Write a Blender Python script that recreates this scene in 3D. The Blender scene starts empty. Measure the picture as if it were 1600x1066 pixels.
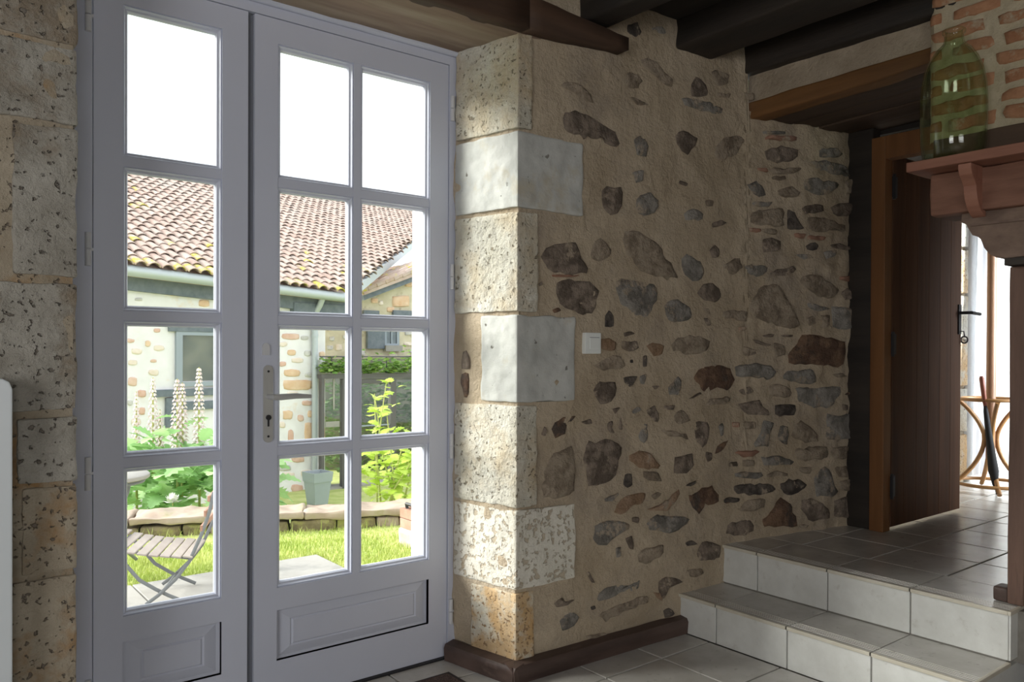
import bpy, bmesh, math, random
from mathutils import Vector, Matrix, noise
random.seed(7)
SC = bpy.context.scene
COL = SC.collection
# ------------------------------------------------------------------ camera
F_PX, CX, CY, EYE = 1247.0, 815.0, 557.0, 1.2
def cam_axes(yaw, pitch, roll):
    cy, sy = math.cos(yaw), math.sin(yaw)
    f = Vector((sy*math.cos(pitch), cy*math.cos(pitch), math.sin(pitch)))
    r = Vector((cy, -sy, 0)); d = -r.cross(f)
    c, s = math.cos(roll), math.sin(roll)
    return c*r+s*d, -s*r+c*d, f
AR, AD, AF = cam_axes(math.radians(38.55), math.radians(-.4), math.radians(-.25))
EYEV = Vector((0, 0, EYE))
cam_d = bpy.data.cameras.new('camera'); cam = bpy.data.objects.new('camera', cam_d); COL.objects.link(cam)
cam_d.sensor_width = 36.0; cam_d.lens = F_PX/1600*36.0
cam_d.shift_x = (800-CX)/1600; cam_d.shift_y = (CY-533)/1600
cam_d.clip_start = .02
M = Matrix.Identity(4)
for i in range(3):
    M[i][0] = AR[i]; M[i][1] = -AD[i]; M[i][2] = -AF[i]; M[i][3] = EYEV[i]
cam.matrix_world = M
SC.camera = cam
# ------------------------------------------------------------------ light and exposure
SC.view_settings.view_transform = 'Standard'; SC.view_settings.look = 'None'
SC.view_settings.exposure = 0.0; SC.view_settings.gamma = 1.0
SC.view_settings.use_curve_mapping = False
w = bpy.data.worlds.new('sky'); SC.world = w; w.use_nodes = True
bg = w.node_tree.nodes['Background']
bg.inputs[0].default_value = (.93, .97, 1, 1); bg.inputs[1].default_value = 2.0
def lamp(name, kind, loc, aim, energy, color=(1, 1, 1), size=None, size_y=None, spread=None):
    l = bpy.data.lights.new(name, kind); l.energy = energy; l.color = color
    if kind == 'AREA':
        l.shape = 'RECTANGLE'; l.size = size; l.size_y = size_y
        if spread: l.spread = math.radians(spread)
    o = bpy.data.objects.new(name, l); COL.objects.link(o); o.location = loc
    o.rotation_euler = (Vector(aim)-Vector(loc)).to_track_quat('-Z', 'Y').to_euler()
    return o
sun = lamp('hazy_sun', 'SUN', (-7.5, 6, 4.6), (0, 0, 0), 11.0, (1, .965, .90)); sun.data.angle = math.radians(34)
lamp('rear_window_daylight', 'AREA', (-.6, -2.9, 1.45), (.9, 2.3, .85), 29, (1, .98, .95), 1.7, 1.3)
lamp('left_window_daylight', 'AREA', (-2.4, -.4, 1.4), (2.8, 1.6, .9), 36, (1, .98, .95), 1.3, 1.3)
lamp('far_room_window_daylight', 'AREA', (6.1, .3, 1.55), (6.05, 2.3, 1.2), 72, (.92, .97, 1), 1.1, 1.3, 90)
SC.cycles.use_denoising = True
SC.cycles.max_bounces = 10; SC.cycles.transparent_max_bounces = 24; SC.cycles.transmission_bounces = 12
SC.cycles.sample_clamp_indirect = 6.0; SC.cycles.caustics_refractive = False; SC.cycles.caustics_reflective = False
# ------------------------------------------------------------------ helpers
def ray(px, py): return ((px-CX)/F_PX)*AR+((py-CY)/F_PX)*AD+AF
def on(px, py, x=None, y=None, z=None):            # point of a real plane seen at a pixel
    r = ray(px, py)
    t = x/r.x if x is not None else y/r.y if y is not None else (z-EYE)/r.z
    return EYEV+t*r
def far(px, py, Z): return EYEV+Z*ray(px, py)       # point at distance Z in front of the camera
def V(*a): return Vector(a)
def nz(p, s, seed=0.0): return noise.noise(Vector((p[0]*s+seed, p[1]*s+seed*1.7, p[2]*s-seed)))
WL = {}
class MB:
    def __init__(s): s.v = []; s.f = []
    def add(s, vs, fs):
        n = len(s.v); s.v += [Vector(p) for p in vs]; s.f += [tuple(i+n for i in f) for f in fs]; return s
    def box(s, a, b):
        x0, y0, z0 = a; x1, y1, z1 = b
        return s.add([(x0,y0,z0),(x1,y0,z0),(x1,y1,z0),(x0,y1,z0),(x0,y0,z1),(x1,y0,z1),(x1,y1,z1),(x0,y1,z1)],
                     [(0,3,2,1),(4,5,6,7),(0,1,5,4),(1,2,6,5),(2,3,7,6),(3,0,4,7)])
    def hexa(s, p):
        return s.add(p, [(0,3,2,1),(4,5,6,7),(0,1,5,4),(1,2,6,5),(2,3,7,6),(3,0,4,7)])
    def obox(s, c, ax, h):
        c = Vector(c); p = []
        for sz in (-1, 1):
            for sx, sy in ((-1,-1),(1,-1),(1,1),(-1,1)):
                p.append(c+ax[0]*h[0]*sx+ax[1]*h[1]*sy+ax[2]*h[2]*sz)
        return s.hexa(p)
    def prism(s, poly, vec):
        n = len(poly); vec = Vector(vec); poly = [Vector(p) for p in poly]
        return s.add(poly+[p+vec for p in poly], [tuple(range(n))[::-1], tuple(range(n, 2*n))]+[(i,(i+1)%n,n+(i+1)%n,n+i) for i in range(n)])
    def tube(s, path, r, n=8, flat=None):
        path = [Vector(p) for p in path]; m = len(path); vs = []; up0 = None
        for i, p in enumerate(path):
            t = (path[min(i+1,m-1)]-path[max(i-1,0)]).normalized()
            if up0 is None:
                up0 = t.orthogonal().normalized() if flat is None else Vector(flat)
            a = (up0-t*up0.dot(t)).normalized(); up0 = a; b = t.cross(a)
            rr = r[i] if isinstance(r, (list, tuple)) else r
            ra, rb = rr if isinstance(rr, (list, tuple)) else (rr, rr)
            for k in range(n):
                q = 2*math.pi*(k+.5)/n
                vs.append(p+a*ra*math.cos(q)+b*rb*math.sin(q))
        fs = [(i*n+k, i*n+(k+1)%n, (i+1)*n+(k+1)%n, (i+1)*n+k) for i in range(m-1) for k in range(n)]
        fs += [tuple(range(n))[::-1], tuple((m-1)*n+k for k in range(n))]
        return s.add(vs, fs)
    def lathe(s, prof, c, n=32, closed=False):
        c = Vector(c); vs = [c+Vector((r*math.cos(2*math.pi*k/n), r*math.sin(2*math.pi*k/n), z)) for r, z in prof for k in range(n)]
        m = len(prof); fs = [(i*n+k, i*n+(k+1)%n, (i+1)*n+(k+1)%n, (i+1)*n+k) for i in range(m-1) for k in range(n)]
        if closed: fs += [tuple(range(n))[::-1], tuple((m-1)*n+k for k in range(n))]
        return s.add(vs, fs)
    def torus(s, c, ax, R, r, n=32, m=8):
        c = Vector(c); vs = []
        for i in range(n):
            q = 2*math.pi*i/n; d = ax[0]*math.cos(q)+ax[1]*math.sin(q)
            for k in range(m):
                u = 2*math.pi*k/m; vs.append(c+d*(R+r*math.cos(u))+ax[2]*r*math.sin(u))
        return s.add(vs, [(i*m+k,((i+1)%n)*m+k,((i+1)%n)*m+(k+1)%m,i*m+(k+1)%m) for i in range(n) for k in range(m)])
    def rough(s, amp, sc, cuts=0, bevel=0, seed=0.0):
        bm = bmesh.new(); vv = [bm.verts.new(p) for p in s.v]
        for f in s.f:
            try: bm.faces.new([vv[i] for i in f])
            except ValueError: pass
        bmesh.ops.recalc_face_normals(bm, faces=bm.faces[:])
        if bevel: bmesh.ops.bevel(bm, geom=bm.edges[:], offset=bevel, segments=2, profile=.6, affect='EDGES')
        if cuts:
            L = max((e.calc_length() for e in bm.edges), default=1)
            for _ in range(cuts):
                es = [e for e in bm.edges if e.calc_length() > L*.30]
                if not es: break
                bmesh.ops.subdivide_edges(bm, edges=es, cuts=1, use_grid_fill=True); L *= .5
        bm.normal_update()
        for v in bm.verts:
            v.co += v.normal*amp*(nz(v.co, sc, seed)+.5*nz(v.co, sc*2.3, seed+5))
        bm.verts.index_update()
        s.v = [v.co.copy() for v in bm.verts]; s.f = [tuple(v.index for v in f.verts) for f in bm.faces]; bm.free()
        return s
    def build(s, name, mt, parent=None, loc=None, smooth=False, kind=None):
        if loc is None:
            xs = [p.x for p in s.v]; ys = [p.y for p in s.v]
            loc = Vector(((min(xs)+max(xs))/2, (min(ys)+max(ys))/2, min(p.z for p in s.v)))
        loc = Vector(loc)
        me = bpy.data.meshes.new(name); me.from_pydata([p-loc for p in s.v], [], s.f)
        bm = bmesh.new(); bm.from_mesh(me); bmesh.ops.recalc_face_normals(bm, faces=bm.faces[:]); bm.to_mesh(me); bm.free()
        if smooth: me.shade_smooth() if smooth is True else me.set_sharp_from_angle(angle=math.radians(smooth))
        me.materials.append(mt)
        return link(name, me, loc, parent, kind)
def link(name, data, loc, parent=None, kind=None):
    o = bpy.data.objects.new(name, data); COL.objects.link(o); WL[o.name] = Vector(loc)
    o.location = loc
    if parent is not None:
        o.parent = parent; o.location = Vector(loc)-WL[parent.name]
    if kind: o['kind'] = kind
    return o
def dup(o, loc, parent=None):
    c = o.copy(); COL.objects.link(c); WL[c.name] = Vector(loc); c.location = loc
    if parent is not None: c.parent = parent; c.location = Vector(loc)-WL[parent.name]
    return c
def tag(o, label, cat, group=None, kind=None):
    o['label'] = label; o['category'] = cat
    if group: o['group'] = group
    if kind: o['kind'] = kind
    return o
def empty(name, loc, label, cat, group=None, kind=None):
    o = link(name, None, loc); o.empty_display_size = .1
    return tag(o, label, cat, group, kind)
UP = V(0, 0, 1)
# ------------------------------------------------------------------ materials
def ramp(nt, src, stops):
    r = nt.nodes.new('ShaderNodeValToRGB'); e = r.color_ramp.elements
    e[0].position, e[0].color = stops[0][0], (*stops[0][1], 1); e[1].position, e[1].color = stops[-1][0], (*stops[-1][1], 1)
    for p, c in stops[1:-1]: q = e.new(p); q.color = (*c, 1)
    nt.links.new(src, r.inputs[0]); return r.outputs[0]
def mat(name, c1, c2=None, sc=6.0, rough=.8, bump=0.0, bsc=40.0, stretch=(1, 1, 1), c3=None, sc3=2.0, t3=(.5, .62), pits=None, metal=0.0,
        lo=.35, hi=.65, coat=0.0, sub=0.0, trans=0.0, spec=.5, bdist=.004):
    m = bpy.data.materials.new(name); m.use_nodes = True; nt = m.node_tree; b = nt.nodes['Principled BSDF']; L = nt.links.new
    tc = nt.nodes.new('ShaderNodeTexCoord'); mp = nt.nodes.new('ShaderNodeMapping'); mp.inputs['Scale'].default_value = stretch
    L(tc.outputs['Object'], mp.inputs[0]); co = mp.outputs[0]
    oi = nt.nodes.new('ShaderNodeObjectInfo'); ad = nt.nodes.new('ShaderNodeVectorMath'); ad.operation = 'ADD'
    sm = nt.nodes.new('ShaderNodeVectorMath'); sm.operation = 'SCALE'; sm.inputs['Scale'].default_value = 23.0
    cb = nt.nodes.new('ShaderNodeCombineXYZ')
    for k in range(3): L(oi.outputs['Random'], cb.inputs[k])
    L(cb.outputs[0], sm.inputs[0]); L(co, ad.inputs[0]); L(sm.outputs[0], ad.inputs[1]); co = ad.outputs[0]
    def no(s, d=6, r=.6):
        n = nt.nodes.new('ShaderNodeTexNoise'); n.inputs['Scale'].default_value = s; n.inputs['Detail'].default_value = d; n.inputs['Roughness'].default_value = r
        L(co, n.inputs['Vector']); return n.outputs['Fac']
    col = None
    if c2 is not None:
        col = ramp(nt, no(sc), [(lo, c1), (hi, c2)])
        if c3 is not None:
            mx = nt.nodes.new('ShaderNodeMix'); mx.data_type = 'RGBA'
            L(ramp(nt, no(sc3, 5, .7), [(t3[0], (0,0,0)), (t3[1], (1,1,1))]), mx.inputs['Factor']); L(col, mx.inputs['A']); mx.inputs['B'].default_value = (*c3, 1); col = mx.outputs['Result']
    hsrc = None
    if pits is not None:
        ps, pt, pc = pits
        n = no(ps, 3, .55); pr = ramp(nt, n, [(pt, (1,1,1)), (pt+.05, (0,0,0))])
        mx = nt.nodes.new('ShaderNodeMix'); mx.data_type = 'RGBA'; L(pr, mx.inputs['Factor']); L(col, mx.inputs['A']); mx.inputs['B'].default_value = (*pc, 1); col = mx.outputs['Result']
        hsrc = pr
    if col is not None: L(col, b.inputs['Base Color'])
    else: b.inputs['Base Color'].default_value = (*c1, 1)
    b.inputs['Roughness'].default_value = rough; b.inputs['Metallic'].default_value = metal
    b.inputs['Specular IOR Level'].default_value = spec
    if coat: b.inputs['Coat Weight'].default_value = coat
    if trans: b.inputs['Transmission Weight'].default_value = trans
    if bump:
        bp = nt.nodes.new('ShaderNodeBump'); bp.inputs['Strength'].default_value = bump; bp.inputs['Distance'].default_value = bdist
        h = no(bsc, 8, .65)
        if hsrc is not None:
            mt = nt.nodes.new('ShaderNodeMath'); mt.operation = 'SUBTRACT'; L(h, mt.inputs[0]); L(hsrc, mt.inputs[1]); h = mt.outputs[0]
        L(h, bp.inputs['Height']); L(bp.outputs[0], b.inputs['Normal'])
    return m
def pane_mat(name, tint, ior=1.45, gloss=.02):
    m = bpy.data.materials.new(name); m.use_nodes = True; nt = m.node_tree; nt.nodes.clear(); L = nt.links.new
    o = nt.nodes.new('ShaderNodeOutputMaterial'); t = nt.nodes.new('ShaderNodeBsdfTransparent'); t.inputs[0].default_value = (*tint, 1)
    g = nt.nodes.new('ShaderNodeBsdfGlossy'); g.inputs['Roughness'].default_value = gloss
    lw = nt.nodes.new('ShaderNodeLayerWeight'); lw.inputs[0].default_value = .5; f0 = ((ior-1)/(ior+1))**2   # Schlick reflectance, same on both faces
    pw = nt.nodes.new('ShaderNodeMath'); pw.operation = 'POWER'; pw.inputs[1].default_value = 5; fr = nt.nodes.new('ShaderNodeMath'); fr.operation = 'MULTIPLY_ADD'; fr.inputs[1].default_value = 1-f0; fr.inputs[2].default_value = f0
    L(lw.outputs['Facing'], pw.inputs[0]); L(pw.outputs[0], fr.inputs[0])
    x = nt.nodes.new('ShaderNodeMixShader'); L(fr.outputs[0], x.inputs[0]); L(t.outputs[0], x.inputs[1]); L(g.outputs[0], x.inputs[2]); L(x.outputs[0], o.inputs[0])
    return m
PLASTER = mat('lime plaster', (.44,.355,.25), (.56,.465,.345), 5, .95, .9, 45, c3=(.38,.315,.245), sc3=2.2, t3=(.52,.7), bdist=.016)
PASSPL = mat('passage mortar', (.34,.275,.20), (.46,.38,.285), 6, .95, .8, 50, bdist=.014)
LIME = mat('dressed limestone', (.58,.545,.45), (.73,.71,.63), 7, .92, 1, 45, c3=(.53,.43,.29), sc3=2.6, t3=(.48,.66), pits=(62, .33, (.34,.29,.21)), bdist=.014)
LIMEG = mat('grey limewashed limestone', (.44,.45,.43), (.55,.555,.53), 8, .88, .6, 50, c3=(.46,.42,.33), sc3=3, t3=(.58,.7), pits=(28, .27, (.2,.19,.17)), bdist=.004)
LIMEL = mat('greyer jamb limestone', (.37,.345,.295), (.52,.495,.44), 8, .94, 1, 40, c3=(.31,.255,.19), sc3=3.2, t3=(.5,.62), pits=(52, .33, (.24,.21,.175)), bdist=.018)  # greyer stone of the left jamb, its own tone
LIMEP = mat('pitted shell limestone', (.66,.63,.54), (.74,.71,.63), 6, .95, .7, 50, pits=(48, .40, (.50,.43,.33)), bdist=.01)
LIMEO = mat('ochre weathered limestone', (.56,.36,.17), (.64,.50,.33), 5, .95, .7, 70, c3=(.62,.58,.48), sc3=4, t3=(.5,.6), pits=(70, .36, (.34,.22,.12)), bdist=.008)
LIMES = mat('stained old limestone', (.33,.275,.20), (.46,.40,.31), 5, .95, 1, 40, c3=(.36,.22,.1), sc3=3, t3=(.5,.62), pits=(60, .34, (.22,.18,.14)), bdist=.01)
SM = (.43,.35,.265)                                   # lime smeared over the stones
ST = {
 'g': mat('grey rubble', (.17,.155,.135), (.34,.315,.28), 14, .9, 1, 38, c3=SM, sc3=11, t3=(.55,.62), bdist=.022, lo=.42, hi=.58),
 'b': mat('brown rubble', (.14,.108,.083), (.30,.24,.19), 16, .9, 1, 40, c3=SM, sc3=11, t3=(.57,.64), bdist=.022, lo=.42, hi=.58),
 't': mat('tan rubble', (.23,.18,.13), (.39,.32,.24), 13, .92, 1, 40, c3=SM, sc3=9, t3=(.51,.6), bdist=.022, lo=.42, hi=.58),
 'r': mat('rust rubble', (.13,.075,.05), (.26,.16,.10), 12, .9, 1, 40, c3=(.10,.075,.06), sc3=8, t3=(.52,.62), bdist=.022, lo=.42, hi=.58),
 'o': mat('orange rubble', (.29,.185,.11), (.41,.28,.19), 9, .9, 1, 40, c3=SM, sc3=9, t3=(.56,.64), bdist=.022, lo=.42, hi=.58),
 'k': mat('dark rubble', (.055,.045,.04), (.15,.125,.105), 16, .85, 1, 40, c3=SM, sc3=12, t3=(.6,.66), bdist=.022, lo=.42, hi=.58),
 's': mat('slate rubble', (.205,.19,.165), (.35,.325,.29), 12, .85, 1, 40, c3=SM, sc3=10, t3=(.57,.64), bdist=.022, lo=.42, hi=.58),
 'd': mat('brick fragment', (.29,.15,.10), (.38,.22,.155), 10, .9, .8, 50, c3=SM, sc3=12, t3=(.55,.63), bdist=.01)}
WHITE = mat('lavender grey door paint', (.57,.60,.71), (.60,.63,.74), 2, .42, .03, 90)
GAP = mat('dark rebate', (.16,.17,.2), rough=.6)
STEEL = mat('brushed steel', (.55,.55,.54), rough=.38, metal=.35)
HINGE = mat('painted hinge', (.62,.63,.66), rough=.4)
DARKM = mat('dark metal', (.05,.05,.055), rough=.4, metal=.6)
GLASS = pane_mat('window glass', (.97,.985,.98))
BLACKW = mat('blackened oak', (.014,.011,.009), (.035,.026,.02), 10, .7, .5, 30, (1,.12,1), bdist=.006)
LINTW = mat('weathered oak', (.16,.11,.08), (.29,.21,.155), 9, .85, .6, 40, (.12,1,1), c3=(.4,.33,.25), sc3=1.6, t3=(.62,.72), bdist=.004)
LINTD = mat('dark stained oak', (.055,.03,.018), (.11,.06,.036), 9, .75, .5, 40, (.1,1,1), bdist=.004)
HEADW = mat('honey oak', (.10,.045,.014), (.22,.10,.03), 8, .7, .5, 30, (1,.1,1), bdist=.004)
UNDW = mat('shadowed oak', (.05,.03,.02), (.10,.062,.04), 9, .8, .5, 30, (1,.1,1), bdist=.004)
FRAMEW = mat('orange oak frame', (.16,.065,.02), (.24,.105,.035), 9, .55, .2, 40, (1,1,.08))
DOORW = mat('dark oak door', (.065,.028,.014), (.125,.056,.028), 11, .6, .25, 40, (1,1,.06), spec=.2)
SHELFW = mat('reddish mantel wood', (.23,.095,.06), (.36,.17,.115), 9, .65, .3, 50, (1,.12,1))
BEAMW = mat('old reddish beam', (.13,.055,.034), (.27,.135,.09), 10, .75, .6, 35, (1,.15,1), c3=(.38,.22,.14), sc3=3, t3=(.6,.7), bdist=.006)
CORBW = mat('grey brown carved oak', (.13,.085,.065), (.24,.165,.125), 12, .8, .5, 50, (1,.6,1), bdist=.004)
POSTW = mat('old oak post', (.085,.047,.034), (.18,.105,.078), 10, .75, .6, 30, (1,1,.12), c3=(.06,.035,.025), sc3=5, t3=(.58,.68), bdist=.005)
BASEW = mat('dark brown baseboard', (.05,.03,.025), (.13,.085,.07), 9, .55, .3, 40, (.15,.6,1), c3=(.24,.17,.14), sc3=3, t3=(.6,.72))
BRICK = mat('old orange brick', (.33,.15,.075), (.46,.24,.135), 14, .92, .7, 60, c3=(.46,.37,.26), sc3=10, t3=(.55,.66), bdist=.006)
MORT = mat('cream mortar', (.44,.37,.25), (.56,.48,.35), 12, .95, .8, 60, bdist=.008)
TILE = mat('beige floor tile', (.49,.47,.435), (.59,.575,.545), 7, .27, .06, 50, c3=(.38,.36,.33), sc3=22, t3=(.6,.72))
RISER = mat('pale marbled tile', (.62,.625,.60), (.72,.73,.71), 9, .3, .05, 50, c3=(.54,.53,.5), sc3=16, t3=(.6,.75))
NOSE = mat('cream nosing', (.55,.51,.42), (.62,.585,.50), 12, .4, .05, 50)
GROUT = mat('grout', (.26,.245,.215), (.33,.31,.28), 20, .95, .3, 80)
DARKST = mat('sooty stone', (.05,.04,.035), (.17,.14,.11), 8, .95, .8, 30, bdist=.012)
CEIL = mat('black ceiling board', (.016,.013,.011), (.035,.027,.022), 8, .8, .3, 30, (1,.1,1))
WALLW = mat('white room plaster', (.72,.72,.70), (.80,.80,.78), 5, .95, .5, 30, bdist=.006)
PLASTIC = mat('white switch plastic', (.80,.83,.81), rough=.35)
HEAT = mat('white panel paint', (.70,.75,.78), rough=.35)
MAT_D = mat('brown coir', (.05,.03,.027), (.17,.11,.095), 160, .98, .9, 260, bdist=.01)
RUBBER = mat('black rubber edge', (.04,.03,.03), rough=.8)
BENT = mat('honey bentwood', (.30,.15,.055), (.40,.22,.085), 8, .4, .05, 40)
POLEW = mat('brown bamboo pole', (.24,.125,.07), (.34,.19,.11), 6, .45, .05, 40, (1,1,.2))
CLOTHK = mat('black umbrella cloth', (.012,.012,.014), rough=.8)
HANDR = mat('red brown handle', (.22,.06,.035), rough=.4)
# exterior
ROOF = mat('sun bleached clay tile', (.40,.28,.235), (.54,.43,.38), 3.0, .9, .3, 40, c3=(.44,.37,.33), sc3=1.7, t3=(.5,.64))
ROOFY = mat('lichen clay tile', (.42,.30,.24), (.54,.43,.37), 3, .9, .3, 40, c3=(.50,.43,.08), sc3=6, t3=(.5,.58))
LIMEWALL = mat('pale pointed masonry', (.75,.725,.755), (.83,.81,.84), 5, .95, .4, 30, c3=(.76,.62,.50), sc3=2, t3=(.58,.75))
FST = [mat('pale facade stone', (.72,.60,.52), (.80,.71,.64), 6, .95, .5, 30), mat('orange facade stone', (.66,.42,.27), (.76,.57,.42), 6, .95, .5, 30),
       mat('grey facade stone', (.48,.46,.46), (.64,.62,.60), 6, .95, .5, 30), mat('pink facade stone', (.62,.38,.30), (.72,.52,.44), 6, .95, .5, 30)]
BEIGEWALL = mat('beige far masonry', (.52,.46,.34), (.66,.60,.47), 4, .95, .5, 20, c3=(.36,.31,.22), sc3=5, t3=(.58,.68))
ZINC = mat('zinc', (.46,.50,.54), rough=.45, metal=.2)
SLATE = mat('blue grey timber', (.12,.145,.18), (.18,.205,.24), 10, .8, .3, 40)
FRAMEG = mat('grey window frame', (.30,.34,.40), rough=.6)
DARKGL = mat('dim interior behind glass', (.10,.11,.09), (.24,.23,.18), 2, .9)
GREYFR = mat('anthracite frame', (.10,.093,.098), rough=.5)
GRASS = mat('lawn blades', (.36,.47,.09), (.58,.63,.22), 3, .7, sub=.2)
SOIL = mat('lawn ground', (.36,.43,.12), (.52,.54,.22), 5, .95, .4, 40)
EARTH = mat('earth', (.20,.15,.10), (.32,.26,.18), 4, .95, .5, 20)
PAVE = mat('pale terrace slab', (.30,.285,.265), (.37,.355,.335), 4, .9, .3, 30, c3=(.25,.245,.235), sc3=3, t3=(.55,.7))
CAP = mat('pink cap stone', (.33,.25,.195), (.42,.345,.285), 6, .95, .6, 30, c3=(.30,.27,.15), sc3=3, t3=(.55,.68))
MOSS = mat('mossy rubble', (.14,.115,.065), (.30,.24,.14), 8, .95, .7, 30, c3=(.3,.3,.1), sc3=4, t3=(.5,.6), bdist=.02)
def leafm(name, a, b):
    m = bpy.data.materials.new(name); m.use_nodes = True; nt = m.node_tree; p = nt.nodes['Principled BSDF']; L = nt.links.new
    oi = nt.nodes.new('ShaderNodeObjectInfo'); ge = nt.nodes.new('ShaderNodeNewGeometry'); mx = nt.nodes.new('ShaderNodeMix'); mx.data_type = 'RGBA'
    ma = nt.nodes.new('ShaderNodeMath'); ma.operation = 'ADD'; fr = nt.nodes.new('ShaderNodeMath'); fr.operation = 'FRACT'
    L(oi.outputs['Random'], ma.inputs[0]); L(ge.outputs['Random Per Island'], ma.inputs[1]); L(ma.outputs[0], fr.inputs[0])
    mx.inputs['A'].default_value = (*a, 1); mx.inputs['B'].default_value = (*b, 1); L(fr.outputs[0], mx.inputs['Factor'])
    L(mx.outputs['Result'], p.inputs['Base Color']); p.inputs['Roughness'].default_value = .55
    tr = nt.nodes.new('ShaderNodeBsdfTranslucent'); L(mx.outputs['Result'], tr.inputs[0]); ms = nt.nodes.new('ShaderNodeMixShader'); ms.inputs[0].default_value = .35
    L(p.outputs[0], ms.inputs[1]); L(tr.outputs[0], ms.inputs[2]); L(ms.outputs[0], nt.nodes['Material Output'].inputs[0])
    return m
LEAF_A = leafm('acanthus leaf', (.22,.44,.14), (.52,.72,.38))
LEAF_L = leafm('lime green leaf', (.42,.58,.06), (.62,.74,.20))
LEAF_I = leafm('ivy leaf', (.12,.26,.05), (.36,.52,.14))
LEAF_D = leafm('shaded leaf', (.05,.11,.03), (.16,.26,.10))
PETAL = mat('pale bracts', (.66,.50,.52), (.84,.78,.72), 24, .8)
STEM = mat('green stem', (.42,.44,.16), rough=.8)
TEAK = mat('bleached teak', (.30,.255,.23), (.38,.335,.305), 8, .8, .2, 40, (1,.2,1))
IRON = mat('grey painted iron', (.16,.17,.18), rough=.5)
POTM = mat('grey plastic planter', (.30,.345,.39), (.34,.385,.43), 3, .5)
REDW = mat('weathered red plank', (.32,.165,.115), (.42,.25,.19), 6, .85, .3, 40, (.2,1,1))
GREYST = mat('lichened grey stone', (.36,.33,.27), (.54,.50,.42), 6, .95, .6, 30)
CURT = leafm('sheer curtain', (.78,.80,.84), (.80,.82,.86))

# ------------------------------------------------------------------ the stone wall with the pier
RX, CORN, MID, END = V(1.735,2.602,0), V(1.80,2.285,0), V(2.985,2.228,0), V(3.86,2.07,0)
PROF = [RX, CORN, MID, END]
SL = [0]
for a, b in zip(PROF, PROF[1:]): SL.append(SL[-1]+(b-a).length)
def wall_n(i):
    d = (PROF[i+1]-PROF[i]).normalized(); return V(d.y, -d.x, 0)
def disp(p):
    h = .010*nz(p, 3.1)+.006*nz(p, 8, 3)+.0045*nz(p, 21, 7)
    k = nz(p, 5.5, 11); h += .010*max(0, .22-abs(k))*(1 if k > -.5 else 0)*1.6     # trowel ridges
    q = min(1, max(0, (p.x-2.97)/.05)); return h+q*(.011*nz(p, 13, 2)+.006*nz(p, 27, 5)-.004)
def surf(s, z, off=0.0):
    i = 0
    while i < len(SL)-2 and s > SL[i+1]: i += 1
    t = (s-SL[i])/(SL[i+1]-SL[i]); p = PROF[i].lerp(PROF[i+1], t); p.z = z; n = wall_n(i)
    if i == 1 and SL[2]-s < .06: n = n.lerp(wall_n(2), .5*(1-(SL[2]-s)/.06)).normalized()
    if i == 2 and s-SL[2] < .06: n = n.lerp(wall_n(1), .5*(1-(s-SL[2])/.06)).normalized()
    if i == 0 and SL[1]-s < .02 or i == 1 and s-SL[1] < .02: off = off-.004
    return p+n*(disp(p)+off)
def to_sz(px, py, seg=None):
    r = ray(px, py)
    for i in ((1, 2, 0) if seg is None else (seg,)):
        a, b = PROF[i], PROF[i+1]; d = b-a; den = r.x*d.y-r.y*d.x
        t = (a.x*d.y-a.y*d.x)/den; q = EYEV+r*t; u = (q-a).dot(d)/d.dot(d); u = V(q.x-a.x, q.y-a.y, 0).dot(d)/d.dot(d)
        if seg is not None or (0 <= u <= 1): return SL[i]+u*d.length, q.z
    return SL[2]+.01, 1.0
def wall_top(s):
    if s < SL[2]+.10: return 2.66
    return 2.30
def build_wall():
    m = MB(); n = int(SL[-1]/.016); H = 152; idx = {}
    ss = sorted(set([SL[-1]*i/n for i in range(n+1)]+SL[1:3]))
    for a, s in enumerate(ss):
        tp = wall_top(s)
        for b in range(H+1): idx[a, b] = len(m.v); m.v.append(surf(s, tp*b/H))
    for a in range(len(ss)-1):
        for b in range(H): m.f.append((idx[a,b], idx[a+1,b], idx[a+1,b+1], idx[a,b+1]))
    return m
wall = build_wall().build('wall_back', PLASTER, smooth=True, kind='structure', loc=(2.6,2.4,0))
tag(wall, 'old rubble stone wall in sandy lime plaster beside the glazed door', 'wall')
core = MB()
for z1, pl in ((2.75, [(1.70,2.86),(1.70,2.68),(1.775,2.615),(1.835,2.32),(2.985,2.265),(3.06,2.252),(3.06,2.86)]), (2.29, [(3.0615,2.86),(3.0615,2.252),(3.855,2.11),(3.855,2.86)])):
    z0 = -.9
    core.prism([V(x, y, z0) for x, y in pl], (0,0,z1-z0))
core.build('wall_core', LIMEWALL, wall)
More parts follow.
